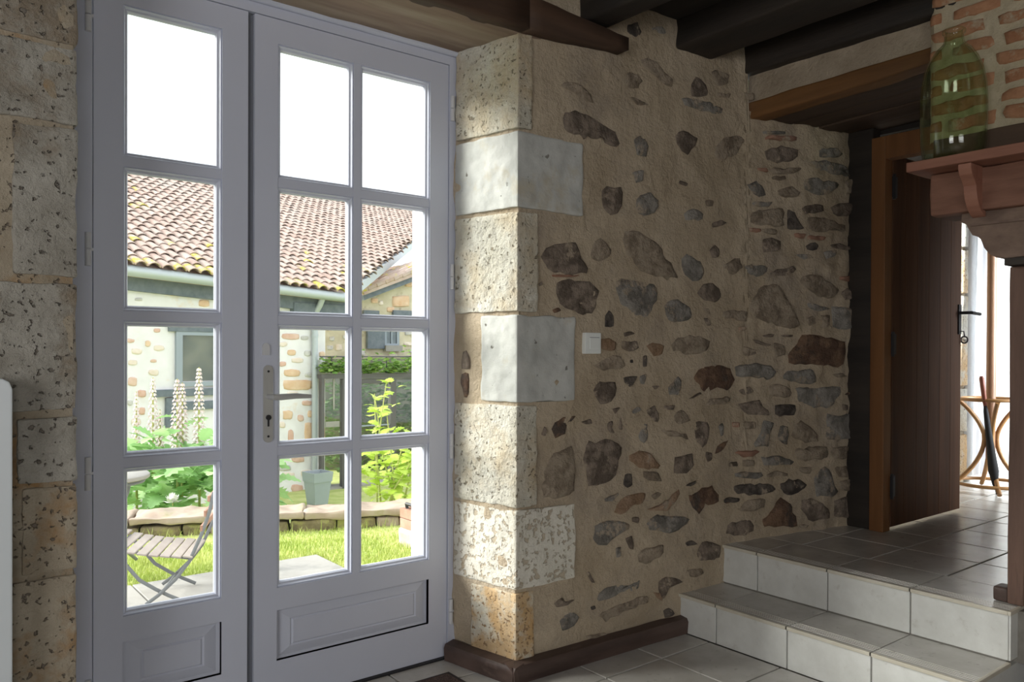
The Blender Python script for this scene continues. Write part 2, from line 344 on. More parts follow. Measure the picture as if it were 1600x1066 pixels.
def plate(poly, P, lift=.006, res=.03, edge=-.005, seed=0., amp=.006, round_=.85):
    """irregular stone face: poly in surface coordinates, P(u,v,off) gives the point"""
    n = len(poly); pts = []
    per = sum((poly[i]-poly[(i+1)%n]).length for i in range(n)); k = max(12, min(26, int(per/res)))
    for i in range(n):
        a, b = poly[i], poly[(i+1)%n]; m = max(1, round(k*(b-a).length/per))
        for j in range(m): pts.append(a.lerp(b, j/m))
    q = []
    N = len(pts)
    for i in range(N): q.append(pts[i]*.76+(pts[i-1]+pts[(i+1)%N])*.12)
    pts = q
    c = sum(pts, Vector((0, 0)))/N; size = per/6; m = MB(); vs = []; fs = []
    pts = [p+Vector((noise.noise(V(p.x*28+seed, p.y*28, seed)), noise.noise(V(p.x*28, p.y*28+seed, 9)))) * min(.016, size*.15) for p in pts]
    for ri, (f, h) in enumerate(((1.0, edge), (.93, lift*.75), (.72, lift), (.38, lift*1.1))):
        for p in pts:
            u = c+(p-c)*f; vs.append(P(u.x, u.y, h+(amp*noise.noise(V(u.x*22+seed, u.y*22, 3)) if ri else 0)))
    vs.append(P(c.x, c.y, lift*1.1))
    for ri in range(3):
        for i in range(N): fs.append((ri*N+i, ri*N+(i+1)%N, (ri+1)*N+(i+1)%N, (ri+1)*N+i))
    for i in range(N): fs.append((3*N+i, 3*N+(i+1)%N, 4*N))
    m.add(vs, fs); return m
STONES = [
((820,100,4.444),'b 240,380,260,310,370,335,470,375,640,465,680,575,590,580,540,520,470,520,320,490,250,440;t 230,150,300,110,420,170,490,280,400,250,300,180;b 530,880,570,835,620,870,670,845,675,930,650,1050,590,1060,540,1000;t 690,80,740,50,800,90,800,170,720,170,685,130;g 745,520,800,490,840,560,800,650,760,610'),
((980,20,3.33),'k 0,60,50,50,75,100,60,145,30,120,0,100;g 120,80,170,70,205,100,185,115,140,105;t 65,240,130,230,190,310,240,350,235,400,190,370,120,310,80,280;t 0,330,50,320,85,355,60,395,0,390;b 320,380,355,325,410,370,425,420,375,445,320,440;g 270,450,300,440,510,495,500,530,370,515,285,485;t 440,300,480,290,540,330,520,370,470,385,445,340;t 450,420,540,420,530,445,460,440;b 240,640,280,610,355,650,350,700,310,745,275,730,245,690;t 450,700,500,650,590,630,630,660,570,740,480,780,445,740;g 30,660,90,650,105,700,95,755,40,745;g 20,830,80,820,75,880,40,890;g 35,960,110,930,155,980,140,1050,50,1060,35,1020;s 290,1040,340,1015,400,1045,390,1080,300,1080;t 615,410,655,420,650,460,620,455;t 400,975,440,980,435,1010,405,1005;t 5,430,60,445,110,480,60,480;b 270,870,310,890,300,905,265,890'),
((820,340,4.444),'b 105,270,140,210,230,180,350,170,380,230,400,280,440,360,430,405,300,400,200,385,120,330;b 205,425,300,420,440,440,530,500,495,570,470,680,400,690,330,650,240,600,205,510;t 440,260,480,160,520,130,560,170,605,220,580,290,520,310,450,295;k 545,640,570,630,605,680,615,765,550,765;d 180,392,300,400,385,402,300,420,190,410;b 95,460,115,445,125,470,100,480;r 185,640,225,625,245,650,200,665;o 515,840,580,830,635,870,630,930,560,925,515,905;t 670,860,770,850,790,890,740,935,680,910;b 680,800,740,790,760,805,690,830;t 470,1030,620,950,700,960,710,1030,680,1060,540,1060;k 735,990,752,985,752,1010,738,1010'),
((980,340,4.1),'g -85,400,0,385,150,420,205,450,190,530,140,640,50,650,30,600,-40,560,-60,480;t -25,80,60,75,120,130,200,170,240,240,310,330,320,400,220,390,80,355,40,300,0,240,-25,180;s 345,260,380,230,470,280,490,350,480,400,420,415,370,370,345,310;b 430,480,520,405,590,450,605,520,560,550,460,515;g 225,560,250,530,340,535,400,580,415,640,330,680,270,680,240,620;t 600,310,720,250,745,320,670,380,630,360;g 750,310,800,295,830,330,820,375,770,350;b 520,210,560,170,590,200,580,260,540,260;b 530,45,590,10,640,30,600,60,540,70;t 270,810,300,780,430,750,530,790,500,860,400,890,290,850;o 125,820,170,800,235,820,225,880,175,895,145,850;b 0,800,60,790,70,835,20,865,0,850;k 105,890,125,880,125,960,108,965;t 600,600,690,590,780,600,770,680,690,650,600,640;d 710,700,750,695,765,720,720,738;t 740,820,820,850,770,890,745,880;b 485,640,510,640,540,690,515,700;t 480,580,520,580,540,630,510,610'),
((1150,180,4.44),'d 190,140,430,145,430,180,190,170;s 185,112,350,108,350,132,185,132;b 190,250,270,215,440,230,435,260,390,320,300,330,220,310;g 565,235,650,225,750,265,720,300,580,300;g 505,320,600,310,800,375,815,430,700,415,560,370;t 230,375,470,360,470,385,400,405,240,408;d 140,365,210,370,215,400,150,385;t 240,430,340,420,350,450,250,455;g 70,480,130,455,200,510,225,560,160,570,90,510;t 290,520,400,485,450,530,430,570,350,575,300,555;g 470,470,520,435,640,460,720,470,700,520,610,560,540,540,480,520;t 745,460,800,440,830,480,825,550,770,550;b 445,640,530,615,615,620,610,670,480,690;b 665,630,740,600,810,620,820,690,740,710,680,690;s 110,600,260,600,235,640,120,630;t 90,680,180,650,345,640,330,780,200,770,100,750;k 360,645,400,670,465,800,345,790,355,720;t 510,705,620,710,770,770,765,805,560,810,505,790;t 785,750,835,740,840,830,790,840;d 90,780,165,785,165,815,95,812;t 175,790,270,790,270,835,180,820;d 395,820,480,825,470,860,400,850;d 490,835,630,840,620,870,490,865;b 175,860,240,845,300,870,300,940,190,960;k 475,905,530,880,570,910,540,940,490,935;b 650,900,720,885,800,910,800,940,700,930;g 610,950,690,930,690,980,630,1000;g 400,970,500,965,530,990,470,1005'),
((1150,400,4.44),'s 80,60,230,70,220,110,150,150,90,110;b 225,115,390,70,430,80,400,120,240,150;t 430,150,480,115,590,140,720,230,670,295,570,290,500,230,440,205;d 715,140,820,145,810,185,720,165;b 730,260,770,220,805,250,800,300,750,310;t 105,300,200,205,290,195,350,270,420,430,440,490,370,515,290,480,130,430,90,350;g 490,330,560,335,645,370,620,385,520,375;s 670,350,800,355,815,500,720,520,660,490;t 490,430,530,410,540,470,500,490;t 590,410,640,410,640,480,590,510;r 345,690,420,600,450,545,540,545,700,580,770,600,770,730,710,775,560,755,350,755;b 190,550,260,540,260,565,200,562;b 110,575,235,615,225,628,130,605;b 310,550,390,545,390,565,320,565;b 60,650,120,640,130,680,80,700;t 265,600,330,620,330,690,260,710;s 0,760,60,745,240,755,275,800,260,850,120,850,0,840;s 325,795,540,790,550,870,510,900,310,860;t 660,820,720,810,780,835,700,845;b 30,935,100,905,130,940,70,970;t 235,890,330,890,385,950,370,985,240,980;s 405,910,520,915,735,905,730,970,660,1050,540,1055,430,1000;r 750,960,800,930,805,970'),
((1120,620,4.44),'b 150,45,300,25,360,90,375,140,300,130,190,115;k 405,55,550,50,545,135,405,135;b 860,50,900,55,900,95,870,95;d 105,175,150,175,150,215,105,210;t 180,170,270,175,275,225,200,225;s 250,330,300,250,330,155,370,170,400,180,360,290,350,345,260,350;g 435,200,475,200,495,260,490,340,440,310,415,290;t 515,230,580,160,650,200,700,270,710,320,620,320,530,280;g 780,115,860,130,950,115,955,250,930,300,770,310,765,230;d 110,390,170,370,310,375,270,415,180,420;t 545,355,760,345,770,430,550,445;t 785,345,930,345,900,435,790,430;b 80,460,150,450,150,485,80,485;t 175,440,250,435,250,485,180,480;g 305,420,440,405,540,450,520,475,310,480;g 110,525,300,520,320,540,290,575,120,560;t 335,540,430,515,500,530,500,550,340,558;t 570,490,650,485,640,540,580,520;k 120,615,200,605,390,600,415,640,360,680,150,680,120,650;k 440,600,500,570,600,580,630,610,560,670,490,690,440,640;g 670,560,740,470,800,520,810,580,835,650,820,690,680,690,670,620;t 820,490,900,480,900,560,840,560;t 850,580,980,570,960,650,860,660;r 50,720,110,700,165,710,155,735,60,740;t 130,790,220,710,340,705,340,770,200,800;r 315,860,400,770,450,700,510,730,560,840,570,900,440,905,330,905;b 580,710,680,710,790,800,790,850,640,860,590,780;b 810,720,940,690,960,750,930,840,820,840;b 60,880,250,850,275,900,260,940,120,970,65,950;k 580,890,640,890,630,910,590,910'),
((820,560,4.444),'b 465,220,520,150,560,170,640,155,650,210,600,310,520,325,485,280;k 690,130,780,120,730,205,695,170;b 600,350,650,338,620,390;r 175,500,200,440,260,405,350,400,300,460,270,530,210,560;b 385,440,450,420,460,455,420,460;b 560,450,600,430,590,480,630,520,600,530,565,490;b 650,410,665,410,680,500,655,495;b 690,465,705,440,718,470;b 110,530,130,470,145,500,130,545;t 125,900,150,740,210,650,330,595,345,760,350,940,290,970,130,980;b 405,600,440,570,640,570,685,620,670,770,600,860,440,900,430,800,405,740;k 695,800,740,800,745,880,710,910,685,880;g 540,975,650,930,665,950,600,990,545,1000'),
((970,580,4.442),'r 490,20,560,-30,680,-50,780,-20,800,60,770,125,650,130,570,160,540,100,495,90;g 135,40,180,15,175,100,140,90;s 330,110,400,30,420,60,390,165,330,175;b 220,105,265,100,240,130;g 75,280,120,245,150,255,140,285,85,298;b 175,270,240,235,265,290,260,360,230,355;b 295,240,375,235,350,270,305,268;t 355,310,410,260,450,290,475,350,400,370,360,350;s 125,450,165,360,190,365,190,440,165,510,140,500;t 270,410,380,410,400,440,460,430,470,490,420,460,320,450;b 505,345,590,345,605,400,580,510,545,540,505,490,495,420;s 670,380,705,360,710,440,685,455;t 565,240,620,190,765,180,750,215,650,235;o 55,580,170,545,220,600,275,650,260,690,130,670,60,620;t 140,690,260,700,290,770,220,770,150,740;b 360,590,480,570,515,660,450,715,345,710,370,640;b 580,555,625,565,625,610,600,635,580,590;r 640,580,660,520,745,470,720,530;k 440,795,520,755,520,775,480,805;r 455,870,600,800,640,785,695,860,680,910,610,945,575,900,565,985,540,1000,490,940;o 175,965,300,905,410,800,415,860,325,975;t 205,865,260,835,290,850,240,895;o -60,980,0,880,90,850,185,830,160,920,60,950,-20,1000;g 165,1060,240,990,340,1000,470,1015,430,1100,300,1120,200,1110;b 455,195,545,140,545,155,490,190;k 715,895,740,880,830,880,820,910,720,918'),
((800,780,3.95),'g 495,160,580,125,725,140,720,175,640,220,585,290,530,305,500,250;b 735,115,775,110,770,150,735,140;b 690,240,740,220,745,320,720,300;g 630,300,665,290,665,350,640,375;b 465,455,480,445,510,520,495,520;s 520,620,560,550,690,535,790,500,790,520,700,560,600,620,530,635;k 490,670,520,655,525,680,495,690;g 280,740,350,690,420,720,380,790,300,820;t 530,720,620,670,780,620,790,670,680,690,580,760;b 250,640,310,600,300,635,400,620,350,650,270,665;t 450,840,590,820,590,850,460,860'),
((960,740,4.1),'t 140,520,200,475,320,450,310,510,190,590,150,570;k 445,440,490,425,520,450,460,465;b 510,510,555,430,670,450,670,540,560,560,515,540;t 440,620,550,600,570,640,480,665;b 280,690,330,655,420,670,430,700,330,730,320,810,290,800;t 60,830,140,790,215,775,220,830,130,860,70,860;o 245,760,310,770,310,820,270,800;k 310,880,350,860,390,900,320,930;s 90,710,165,680,150,740,100,760'),
]
ns = 0
for (ox, oy, sc), txt in STONES:
    for it in txt.split(';'):
        c, nums = it.split(' '); nums = [float(x) for x in nums.split(',')]
        poly = [Vector(to_sz(ox+nums[i]/sc, oy+nums[i+1]/sc)) for i in range(0, len(nums), 2)]
        ns += 1
        plate(poly, surf, lift=.004+.007*random.random()+(.005 if poly[0].x > SL[2] else 0), seed=ns*1.37, amp=.011).build('stone', ST[c], wall, smooth=True)
# two small stones set in the reveal
for poly, c in (([(724,548),(731,546),(735,560),(737,578),(722,578)],'b'), ([(723,582),(735,583),(735,605),(731,624),(726,622),(724,600)],'r')):
    plate([Vector(to_sz(x, y, 0)) for x, y in poly], surf, seed=3.3).build('stone', ST[c], wall, smooth=True)
# dressed quoin stones of the pier: each wraps the corner
dirF = (MID-CORN).normalized(); dirR = (RX-CORN).normalized(); nF, nR = wall_n(1), wall_n(0)
def quoin(z0, z1, lf, lr, mt, seed, proud=.011, parent=wall, C=CORN, dF=dirF, dR=dirR, nf=nF, nr=nR):
    a = C+dF*lf; b = C+dR*lr; o = C+(nf+nr)*proud
    pl = [o, a+nf*proud, a-nf*.04, C+dF*.045+dR*.045, b-nr*.04, b+nr*proud]
    m = MB(); m.prism([V(p.x, p.y, z0) for p in pl], (0, 0, z1-z0))
    m.rough(.0055, 12, cuts=6, bevel=.006, seed=seed)
    return m.build('quoin_stone', mt, parent, smooth=32)
zc = lambda py: EYE+(557-py)*2.909/1247
Q = [(56,210,.055,.31,LIME), (215,334,.30,.31,LIMEG), (339,496,.085,.31,LIME), (501,638,.265,.17,LIMEG), (643,802,.085,.31,LIME), (807,931,.27,.31,LIMEP), (936,1046,.075,.22,LIMEO)]
for i, (t, b, lf, lr, mt) in enumerate(Q): quoin(zc(b)+.001, zc(t)-.001, lf, lr, mt, i*3.1)
# ------------------------------------------------------------------ left jamb
LC = V(.372, 2.30, 0); lF = V(-1, 0, 0); lR = V(.06, 1, 0).normalized(); lnF = V(0, -1, 0); lnR = V(1, -.06, 0).normalized()
m = MB(); NX, NZ = 60, 150
for a in range(NX+1):
    for b in range(NZ+1):
        p = V(.372-1.2*a/NX, 2.30, 2.64*b/NZ); p.y -= disp(p); m.v.append(p)
for a in range(NX):
    for b in range(NZ): k = a*(NZ+1)+b; m.f.append((k, k+1, k+NZ+2, k+NZ+1))
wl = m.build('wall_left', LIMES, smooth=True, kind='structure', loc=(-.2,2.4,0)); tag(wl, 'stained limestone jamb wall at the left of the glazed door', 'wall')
MB().prism([V(-2.8,2.33,-.9), V(.36,2.315,-.9), V(.375,2.6,-.9), V(.43,2.68,-.9), V(.43,2.86,-.9), V(-2.8,2.86,-.9)], (0,0,3.6)).build('wall_core', LIMEWALL, wl)
zl = lambda py: EYE+(557-py)*2.03/1247
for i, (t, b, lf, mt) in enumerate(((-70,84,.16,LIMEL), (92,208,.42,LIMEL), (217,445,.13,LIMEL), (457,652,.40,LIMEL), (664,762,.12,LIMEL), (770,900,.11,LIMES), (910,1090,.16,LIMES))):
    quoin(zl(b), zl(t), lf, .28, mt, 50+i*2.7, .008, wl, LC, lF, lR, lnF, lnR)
# ------------------------------------------------------------------ lintel, ceiling, beams
m = MB(); m.box((.30,2.275,2.352), (1.90,2.66,2.47)); lint = m.rough(.006, 6, 4, .006).build('trim_1', LINTW, kind='structure', smooth=True)
tag(lint, 'pale weathered oak lintel boards over the glazed door', 'lintel')
m = MB(); fy = 2.2
m.hexa([V(-.4,fy,2.352),V(1.80,fy+.02,2.352),V(1.80,2.30,2.352),V(-.4,2.29,2.352),V(-.4,fy,2.56),V(1.80,fy+.02,2.47),V(1.80,2.30,2.47),V(-.4,2.29,2.56)])
m.hexa([V(1.80,fy+.02,2.352),V(2.285,fy,2.383),V(2.285,2.29,2.383),V(1.80,2.30,2.352),V(1.80,fy+.02,2.47),V(2.285,fy,2.432),V(2.285,2.29,2.432),V(1.80,2.30,2.47)])
tag(m.rough(.005, 5, 4).build('trim_2', LINTD, kind='structure', smooth=True), 'dark oak board ending in the stone wall above the pier', 'lintel')
def plank_y(name, x0, x1, y0, y1, z0, z1, mt, parent=None, amp=.008, kind=None, bev=.012, cuts=5):
    m = MB(); m.box((x0,y0,z0), (x1,y1,z1)); m.rough(amp, 4, cuts, bev, seed=x0*7); return m.build(name, mt, parent, smooth=True, kind=kind)
ce = empty('ceiling', (.3,-.4,2.6), 'blackened board ceiling between the beams', 'ceiling', kind='structure')
for i in range(19):
    x0 = -2.7+i*.32
    if x0 > 3.1: continue
    MB().box((x0, -3.2, 2.60+.004*(i%3)), (x0+.314, 2.5, 2.64)).build('ceiling_board', CEIL, ce)
MB().box((-2.8,-3.3,2.645), (8.2,2.86,2.80)).build('upper_slab', CEIL, ce)
for i, (x0, x1, zb, lab) in enumerate(((2.085,2.205,2.458,'black ceiling beam nearest the lintel, its end in the stone wall'), (2.62,2.85,2.487,'black ceiling beam, the middle one of three meeting the stone wall'), (3.06,3.30,2.466,'black ceiling beam running just before the passage lintel'))):
    tag(plank_y('ceiling_beam', x0, x1, -3.1, 2.27, zb, 2.62, BLACKW, kind='structure'), lab, 'beam', 'ceiling beams')
for x0 in (1.55, 1.02, .48, -.06, -.6, -1.14, -1.68):
    if x0 > 1.3: continue
    tag(plank_y('ceiling_beam', x0, x0+.18, -3.1, 2.15, 2.47, 2.62, BLACKW, kind='structure', cuts=3), 'black ceiling beam over the room before the glazed door', 'beam', 'ceiling beams')
# passage header
hd = empty('trim_3', (3.4,1.7,2.27), 'honey brown oak header over the passage, its underside in shade', 'lintel', kind='structure')
m = MB(); m.hexa([V(3.10,.9,2.318),V(3.2,.9,2.318),V(3.2,2.23,2.268),V(3.10,2.23,2.268),V(3.10,.9,2.372),V(3.2,.9,2.372),V(3.2,2.23,2.345),V(3.10,2.23,2.345)]); m.rough(.006, 5, 5, .01).build('header_board', HEADW, hd, smooth=True)
for i in range(4):
    x0 = 3.2+i*.163; z0 = 2.275+.006*(i%2)
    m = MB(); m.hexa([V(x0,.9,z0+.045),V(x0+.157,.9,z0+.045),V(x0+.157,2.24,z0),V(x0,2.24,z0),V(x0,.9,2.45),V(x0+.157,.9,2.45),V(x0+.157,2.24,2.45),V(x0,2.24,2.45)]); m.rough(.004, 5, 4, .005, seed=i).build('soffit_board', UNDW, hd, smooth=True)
m = MB(); m.hexa([V(3.112,.6,2.36),V(3.22,.6,2.36),V(3.22,2.235,2.335),V(3.112,2.235,2.335),V(3.112,.6,2.62),V(3.22,.6,2.62),V(3.22,2.235,2.62),V(3.112,2.235,2.62)]); m.rough(.012, 8, 5).build('plaster_strip', PASSPL, hd, smooth=True)
# ------------------------------------------------------------------ floors and steps
fl = empty('floor', (1.2,0,0), 'pale square floor tiles with grey joints in the room', 'floor', kind='structure')
MB().box((-2.8,-3.3,-.12), (3.1,2.40,-.006)).build('floor_slab', GROUT, fl)
MB().box((.40,2.40,-.12), (1.74,2.70,-.006)).build('floor_slab', GROUT, fl)
tiles = {}
def tile(name, x0, y0, x1, y1, z, mt, parent, h=.012, j=.0035):
    k = (round(x1-x0, 3), round(y1-y0, 3), mt.name); c = V((x0+x1)/2, (y0+y1)/2, z-h)
    if k in tiles: return dup(tiles[k], c, parent)
    m = MB(); a, b = (x1-x0)/2-j, (y1-y0)/2-j
    m.add([(-a,-b,0),(a,-b,0),(a,b,0),(-a,b,0),(-a,-b,h-.002),(a,-b,h-.002),(a,b,h-.002),(-a,b,h-.002),(-a+.002,-b+.002,h),(a-.002,-b+.002,h),(a-.002,b-.002,h),(-a+.002,b-.002,h)],
          [(0,1,5,4),(1,2,6,5),(2,3,7,6),(3,0,4,7),(4,5,9,8),(5,6,10,9),(6,7,11,10),(7,4,8,11),(8,9,10,11)])
    m.v = [p+c for p in m.v]
    tiles[k] = m.build(name, mt, parent, loc=c); return tiles[k]
for i in range(-7, 1):
    for jj in range(-8, 3):
        x1 = 2.668+.305*i; x0 = x1-.305; y0 = 1.745+.335*(jj); y1 = y0+.335
        if y0 > 2.7: continue
        if y1 > 2.62: y1 = 2.62
        if y1-y0 < .03: continue
        if y0 > 2.3 and (x1 < .45 or x0 > 1.74): continue
        if i == 0: x1 = 2.652
        tile('floor_tile', x0, y0, x1, y1, .004, TILE, fl)
YJ = [2.30, 2.05, 1.722, 1.393, 1.064]
def steps():
    root = empty('floor_steps', (2.8,1.66,0), 'two tiled steps climbing to the passage beside the rubble wall', 'steps', kind='structure')
    MB().box((2.667,1.075,0), (3.0,2.27,.150)).build('step_core', GROUT, root)
    MB().box((2.947,1.075,.14), (3.2,2.25,.320)).build('step_core', GROUT, root)
    for (x, zb, zt, xb) in ((2.655, 0, .165, 2.935), (2.935, .165, .335, 3.215)):
        for a, b in zip(YJ[1:], YJ):
            # riser tile
            m = MB(); m.box((x+.003, a+.003, zb+.004), (x+.014, b-.003, zt-.014)); m.rough(0, 1, 0, .0015).build('riser_tile', RISER, root)
            # tread tile with a cream nose and four grooves
            m = MB(); xs = [x-.002, x+.035]
            prof = [(x-.004, zt-.012), (x-.004, zt-.005), (x+.001, zt)]
            for g in range(4):
                gx = x+.022+g*.014
                prof += [(gx, zt), (gx+.001, zt-.003), (gx+.004, zt-.003), (gx+.005, zt)]
            prof += [(xb if zb == 0 else xb, zt), (xb, zt-.012)]
            m.prism([V(px, a+.0025, pz) for px, pz in prof], (0, b-a-.005, 0)); t = m.build('tread_tile', TILE, root)
            m = MB(); m.box((x-.0055, a+.0025, zt-.013), (x+.006, b-.0025, zt+.0008)); m.rough(0, 1, 0, .002).build('tread_nosing', NOSE, root)
        m = MB(); m.box((x+.006, 1.060, zb+.004), (xb+.3, 1.075, zt-.014)); m.build('end_tile', RISER, root)
        m = MB(); m.box((x-.004, 1.056, zt-.013), (xb+(.1 if zb else .0), 1.068, zt+.0008)); m.rough(0, 1, 0, .002).build('end_nosing', NOSE, root)
steps()
uf = empty('floor_upper', (4.5,1.5,.335), 'darker tiled floor of the raised passage and room beyond', 'floor', kind='structure')
MB().box((3.0,-1.2,.15), (8.2,2.5,.3255)).build('floor_slab', GROUT, uf)
xk = [3.215+.0]+[3.215+.303*i for i in range(1, 16)]
for a, b in zip(xk, xk[1:]):
    for k in range(-4, 4):
        y0 = 1.07+.3135*k; y1 = min(y0+.3135, 2.4)
        if y1 <= 1.07 and a < 3.8: continue
        if y0 > 2.25 and a < 3.8: continue
        tile('floor_tile', a, y0, b, y1, .335, TILE, uf)
# ------------------------------------------------------------------ baseboards
def baseb(name, pts, label):
    m = MB()
    for (a, b, n) in pts:
        a = Vector(a); b = Vector(b); n = Vector(n)
        pr = [(0,0), (.048,0), (.052,.05), (.044,.064), (0,.070)]
        m.v += []; k = len(m.v)
        P = [a+n*u+UP*v for u, v in pr]+[b+n*u+UP*v for u, v in pr]
        m.add(P, [(0,1,2,3,4), (9,8,7,6,5)]+[(i,(i+1)%5,5+(i+1)%5,5+i) for i in range(5)])
    m.rough(.002, 7, 4).build(name, BASEW, kind='structure', smooth=35)
    o = COL.objects[-1]; tag(o, label, 'baseboard')
baseb('baseboard_right', [(CORN+nF*.005+V(-.055,0,.004), V(2.70,2.245,.004), nF)], 'dark brown wooden baseboard along the stone wall up to the steps')
baseb('baseboard_left', [(CORN+nR*.005+V(.0,-.05,.004), RX+nR*.005+V(0,-.01,.004), nR)], 'brown wooden baseboard along the pier reveal beside the door')
# ------------------------------------------------------------------ glazed double door
dr = empty('door_1', (1.08,2.63,0), 'grey white double glazed door with one wide and one narrow leaf', 'door', kind='structure')
D = 2.60
fr = MB(); fr.box((.375,D-.005,0), (.470,D+.08,2.40)); fr.build('door_jamb', WHITE, dr)
fr = MB(); fr.box((1.707,D-.005,0), (1.775,D+.08,2.40)); fr.build('door_jamb', WHITE, dr)
fr = MB(); fr.box((.470,D-.005,2.305), (1.707,D+.08,2.40)); fr.build('door_head', WHITE, dr)
m = MB(); m.tube([(.36,D-.012,2.352), (1.752,D-.012,2.352)], .016, 10); m.build('head_moulding', WHITE, dr, smooth=60)
MB().box((.47,D-.01,0), (1.71,D+.08,.012)).build('threshold', DARKM, dr)
def leaf(x0, x1, gx0, gx1, cols, zs, gz0, gz1):
    lf = MB(); y0, y1 = D, D+.045
    lf.box((x0,y0,.014), (gx0,y1,2.303)); lf.box((gx1,y0,.014), (x1,y1,2.303))
    lf.box((gx0,y0,gz1), (gx1,y1,2.303)); lf.box((gx0,y0,.325), (gx1,y1,gz0)); lf.box((gx0,y0,.014), (gx1,y1,.155))
    L = lf.build('door_leaf', WHITE, dr)
    # raised panel with recessed surround
    p = MB(); a = (gx0, .155); b = (gx1, .325); ring = []
    for ins, dy in ((0, .0), (0, .016), (.012, .018), (.05, .010), (.056, .013), (.062, .009)):
        ring.append([V(a[0]+ins, D+dy, a[1]+ins*.75), V(b[0]-ins, D+dy, a[1]+ins*.75), V(b[0]-ins, D+dy, b[1]-ins*.75), V(a[0]+ins, D+dy, b[1]-ins*.75)])
    vs = [q for r in ring for q in r]; fs = [(4*i+k, 4*i+(k+1)%4, 4*i+4+(k+1)%4, 4*i+4+k) for i in range(5) for k in range(4)]+[(20,21,22,23)]
    p.add(vs, fs); p.box((gx0, D+.022, .155), (gx1, D+.03, .325)); p.build('raised_panel', WHITE, L)
    xs = [gx0]+cols+[gx1]
    w = .014
    zedges = [gz0]+zs+[gz1]
    for c in cols: MB().box((c-w,D+.002,gz0), (c+w,D+.042,gz1)).build('glazing_bar', WHITE, L)
    for z in zs:
        MB().box((gx0,D+.003,z-w), (gx1,D+.041,z+w)).build('glazing_bar', WHITE, L)
    for i in range(len(xs)-1):
        for j in range(len(zedges)-1):
            ax = xs[i]+(w if i else 0); bx = xs[i+1]-(w if i < len(xs)-2 else 0)
            az = zedges[j]+(w if j else 0); bz = zedges[j+1]-(w if j < len(zedges)-2 else 0)
            bd = MB(); ring = []
            for ins, dy in ((0, .006), (.004, .004), (.008, .012), (.013, .014), (.017, .022), (.017, .03), (.004, .034)):
                ring.append([V(ax+ins,D+dy,az+ins), V(bx-ins,D+dy,az+ins), V(bx-ins,D+dy,bz-ins), V(ax+ins,D+dy,bz-ins)])
            vs = [q for r in ring for q in r]; n = len(ring)
            fs = [(4*a_+k, 4*a_+(k+1)%4, 4*((a_+1)%n)+(k+1)%4, 4*((a_+1)%n)+k) for a_ in range(n) for k in range(4)]
            bd.add(vs, fs); bd.build('glazing_bead', WHITE, L)
            MB().box((ax+.012,D+.0225,az+.012), (bx-.012,D+.0265,bz-.012)).build('glass_pane', GLASS, L)
    return L
ZS = [.860, 1.300, 1.760]
L1 = leaf(.474, .926, .553, .843, [], ZS, .40, 2.226)
L2 = leaf(.948, 1.704, 1.026, 1.622, [1.318], ZS, .40, 2.222)
MB().box((.90,D+.012,.014), (.975,D+.04,2.300)).build('meeting_rebate', GAP, L1)
def hinge(x, z, par):
    m = MB(); m.tube([(x,D-.012,z-.048),(x,D-.012,z-.002)], .0085, 10); m.tube([(x,D-.012,z+.002),(x,D-.012,z+.048)], .0085, 10); m.box((x-.002,D-.012,z-.004),(x+.014,D+.002,z+.004)); m.box((x-.006,D-.01,z-.04),(x+.006,D+.003,z+.04))
    m.build('hinge', HINGE, par, smooth=40)
for z in (2.165, 1.489, .838, .19): hinge(.458, z, L1)
for z in (2.135, 1.485, .829, .186): hinge(1.716, z, L2)
# handle plate, lever and key hole
hp = MB(); pl = []
for k in range(9): q = math.pi*k/8; pl.append(V(.993+.0165*math.cos(q), D, 1.132+.0165*math.sin(q)))
for k in range(9): q = math.pi+math.pi*k/8; pl.append(V(.993+.0165*math.cos(q), D, .908+.0165*math.sin(q)))
hp.prism(pl, (0,-.007,0)); HP = hp.build('handle_plate', STEEL, L2)
m = MB(); m.tube([(.993,D-.006,1.044),(.993,D-.035,1.044),(.998,D-.046,1.044),(1.02,D-.05,1.044),(1.07,D-.05,1.046),(1.125,D-.048,1.043)], [(.009,.009),(.009,.009),(.010,.009),(.011,.006),(.010,.005),(.007,.004)], 12, flat=(0,0,1)); m.lathe([(.0,0),(.013,0),(.013,.006),(0,.006)], (.993,D-.004,1.0)) if False else None; m.build('lever_handle', STEEL, L2, smooth=50)
m = MB(); m.tube([(.993,D-.005,.975),(.993,D-.011,.975)], .009, 12); m.box((.990,D-.0085,.945),(.996,D-.006,.972)); m.tube([(.993,D-.006,1.128),(.993,D-.0085,1.128)], .004, 8); m.tube([(.993,D-.006,.912),(.993,D-.0085,.912)], .004, 8); m.build('key_cylinder', DARKM, L2)
m = MB(); pl = [V(.985+.012*math.cos(math.pi*k/8), D, 1.21+.012*math.sin(math.pi*k/8)) for k in range(9)]+[V(.973,D,1.182),V(.997,D,1.182)]; m.prism(pl, (0,-.008,0)); m.build('lock_rosette', HINGE, L2)
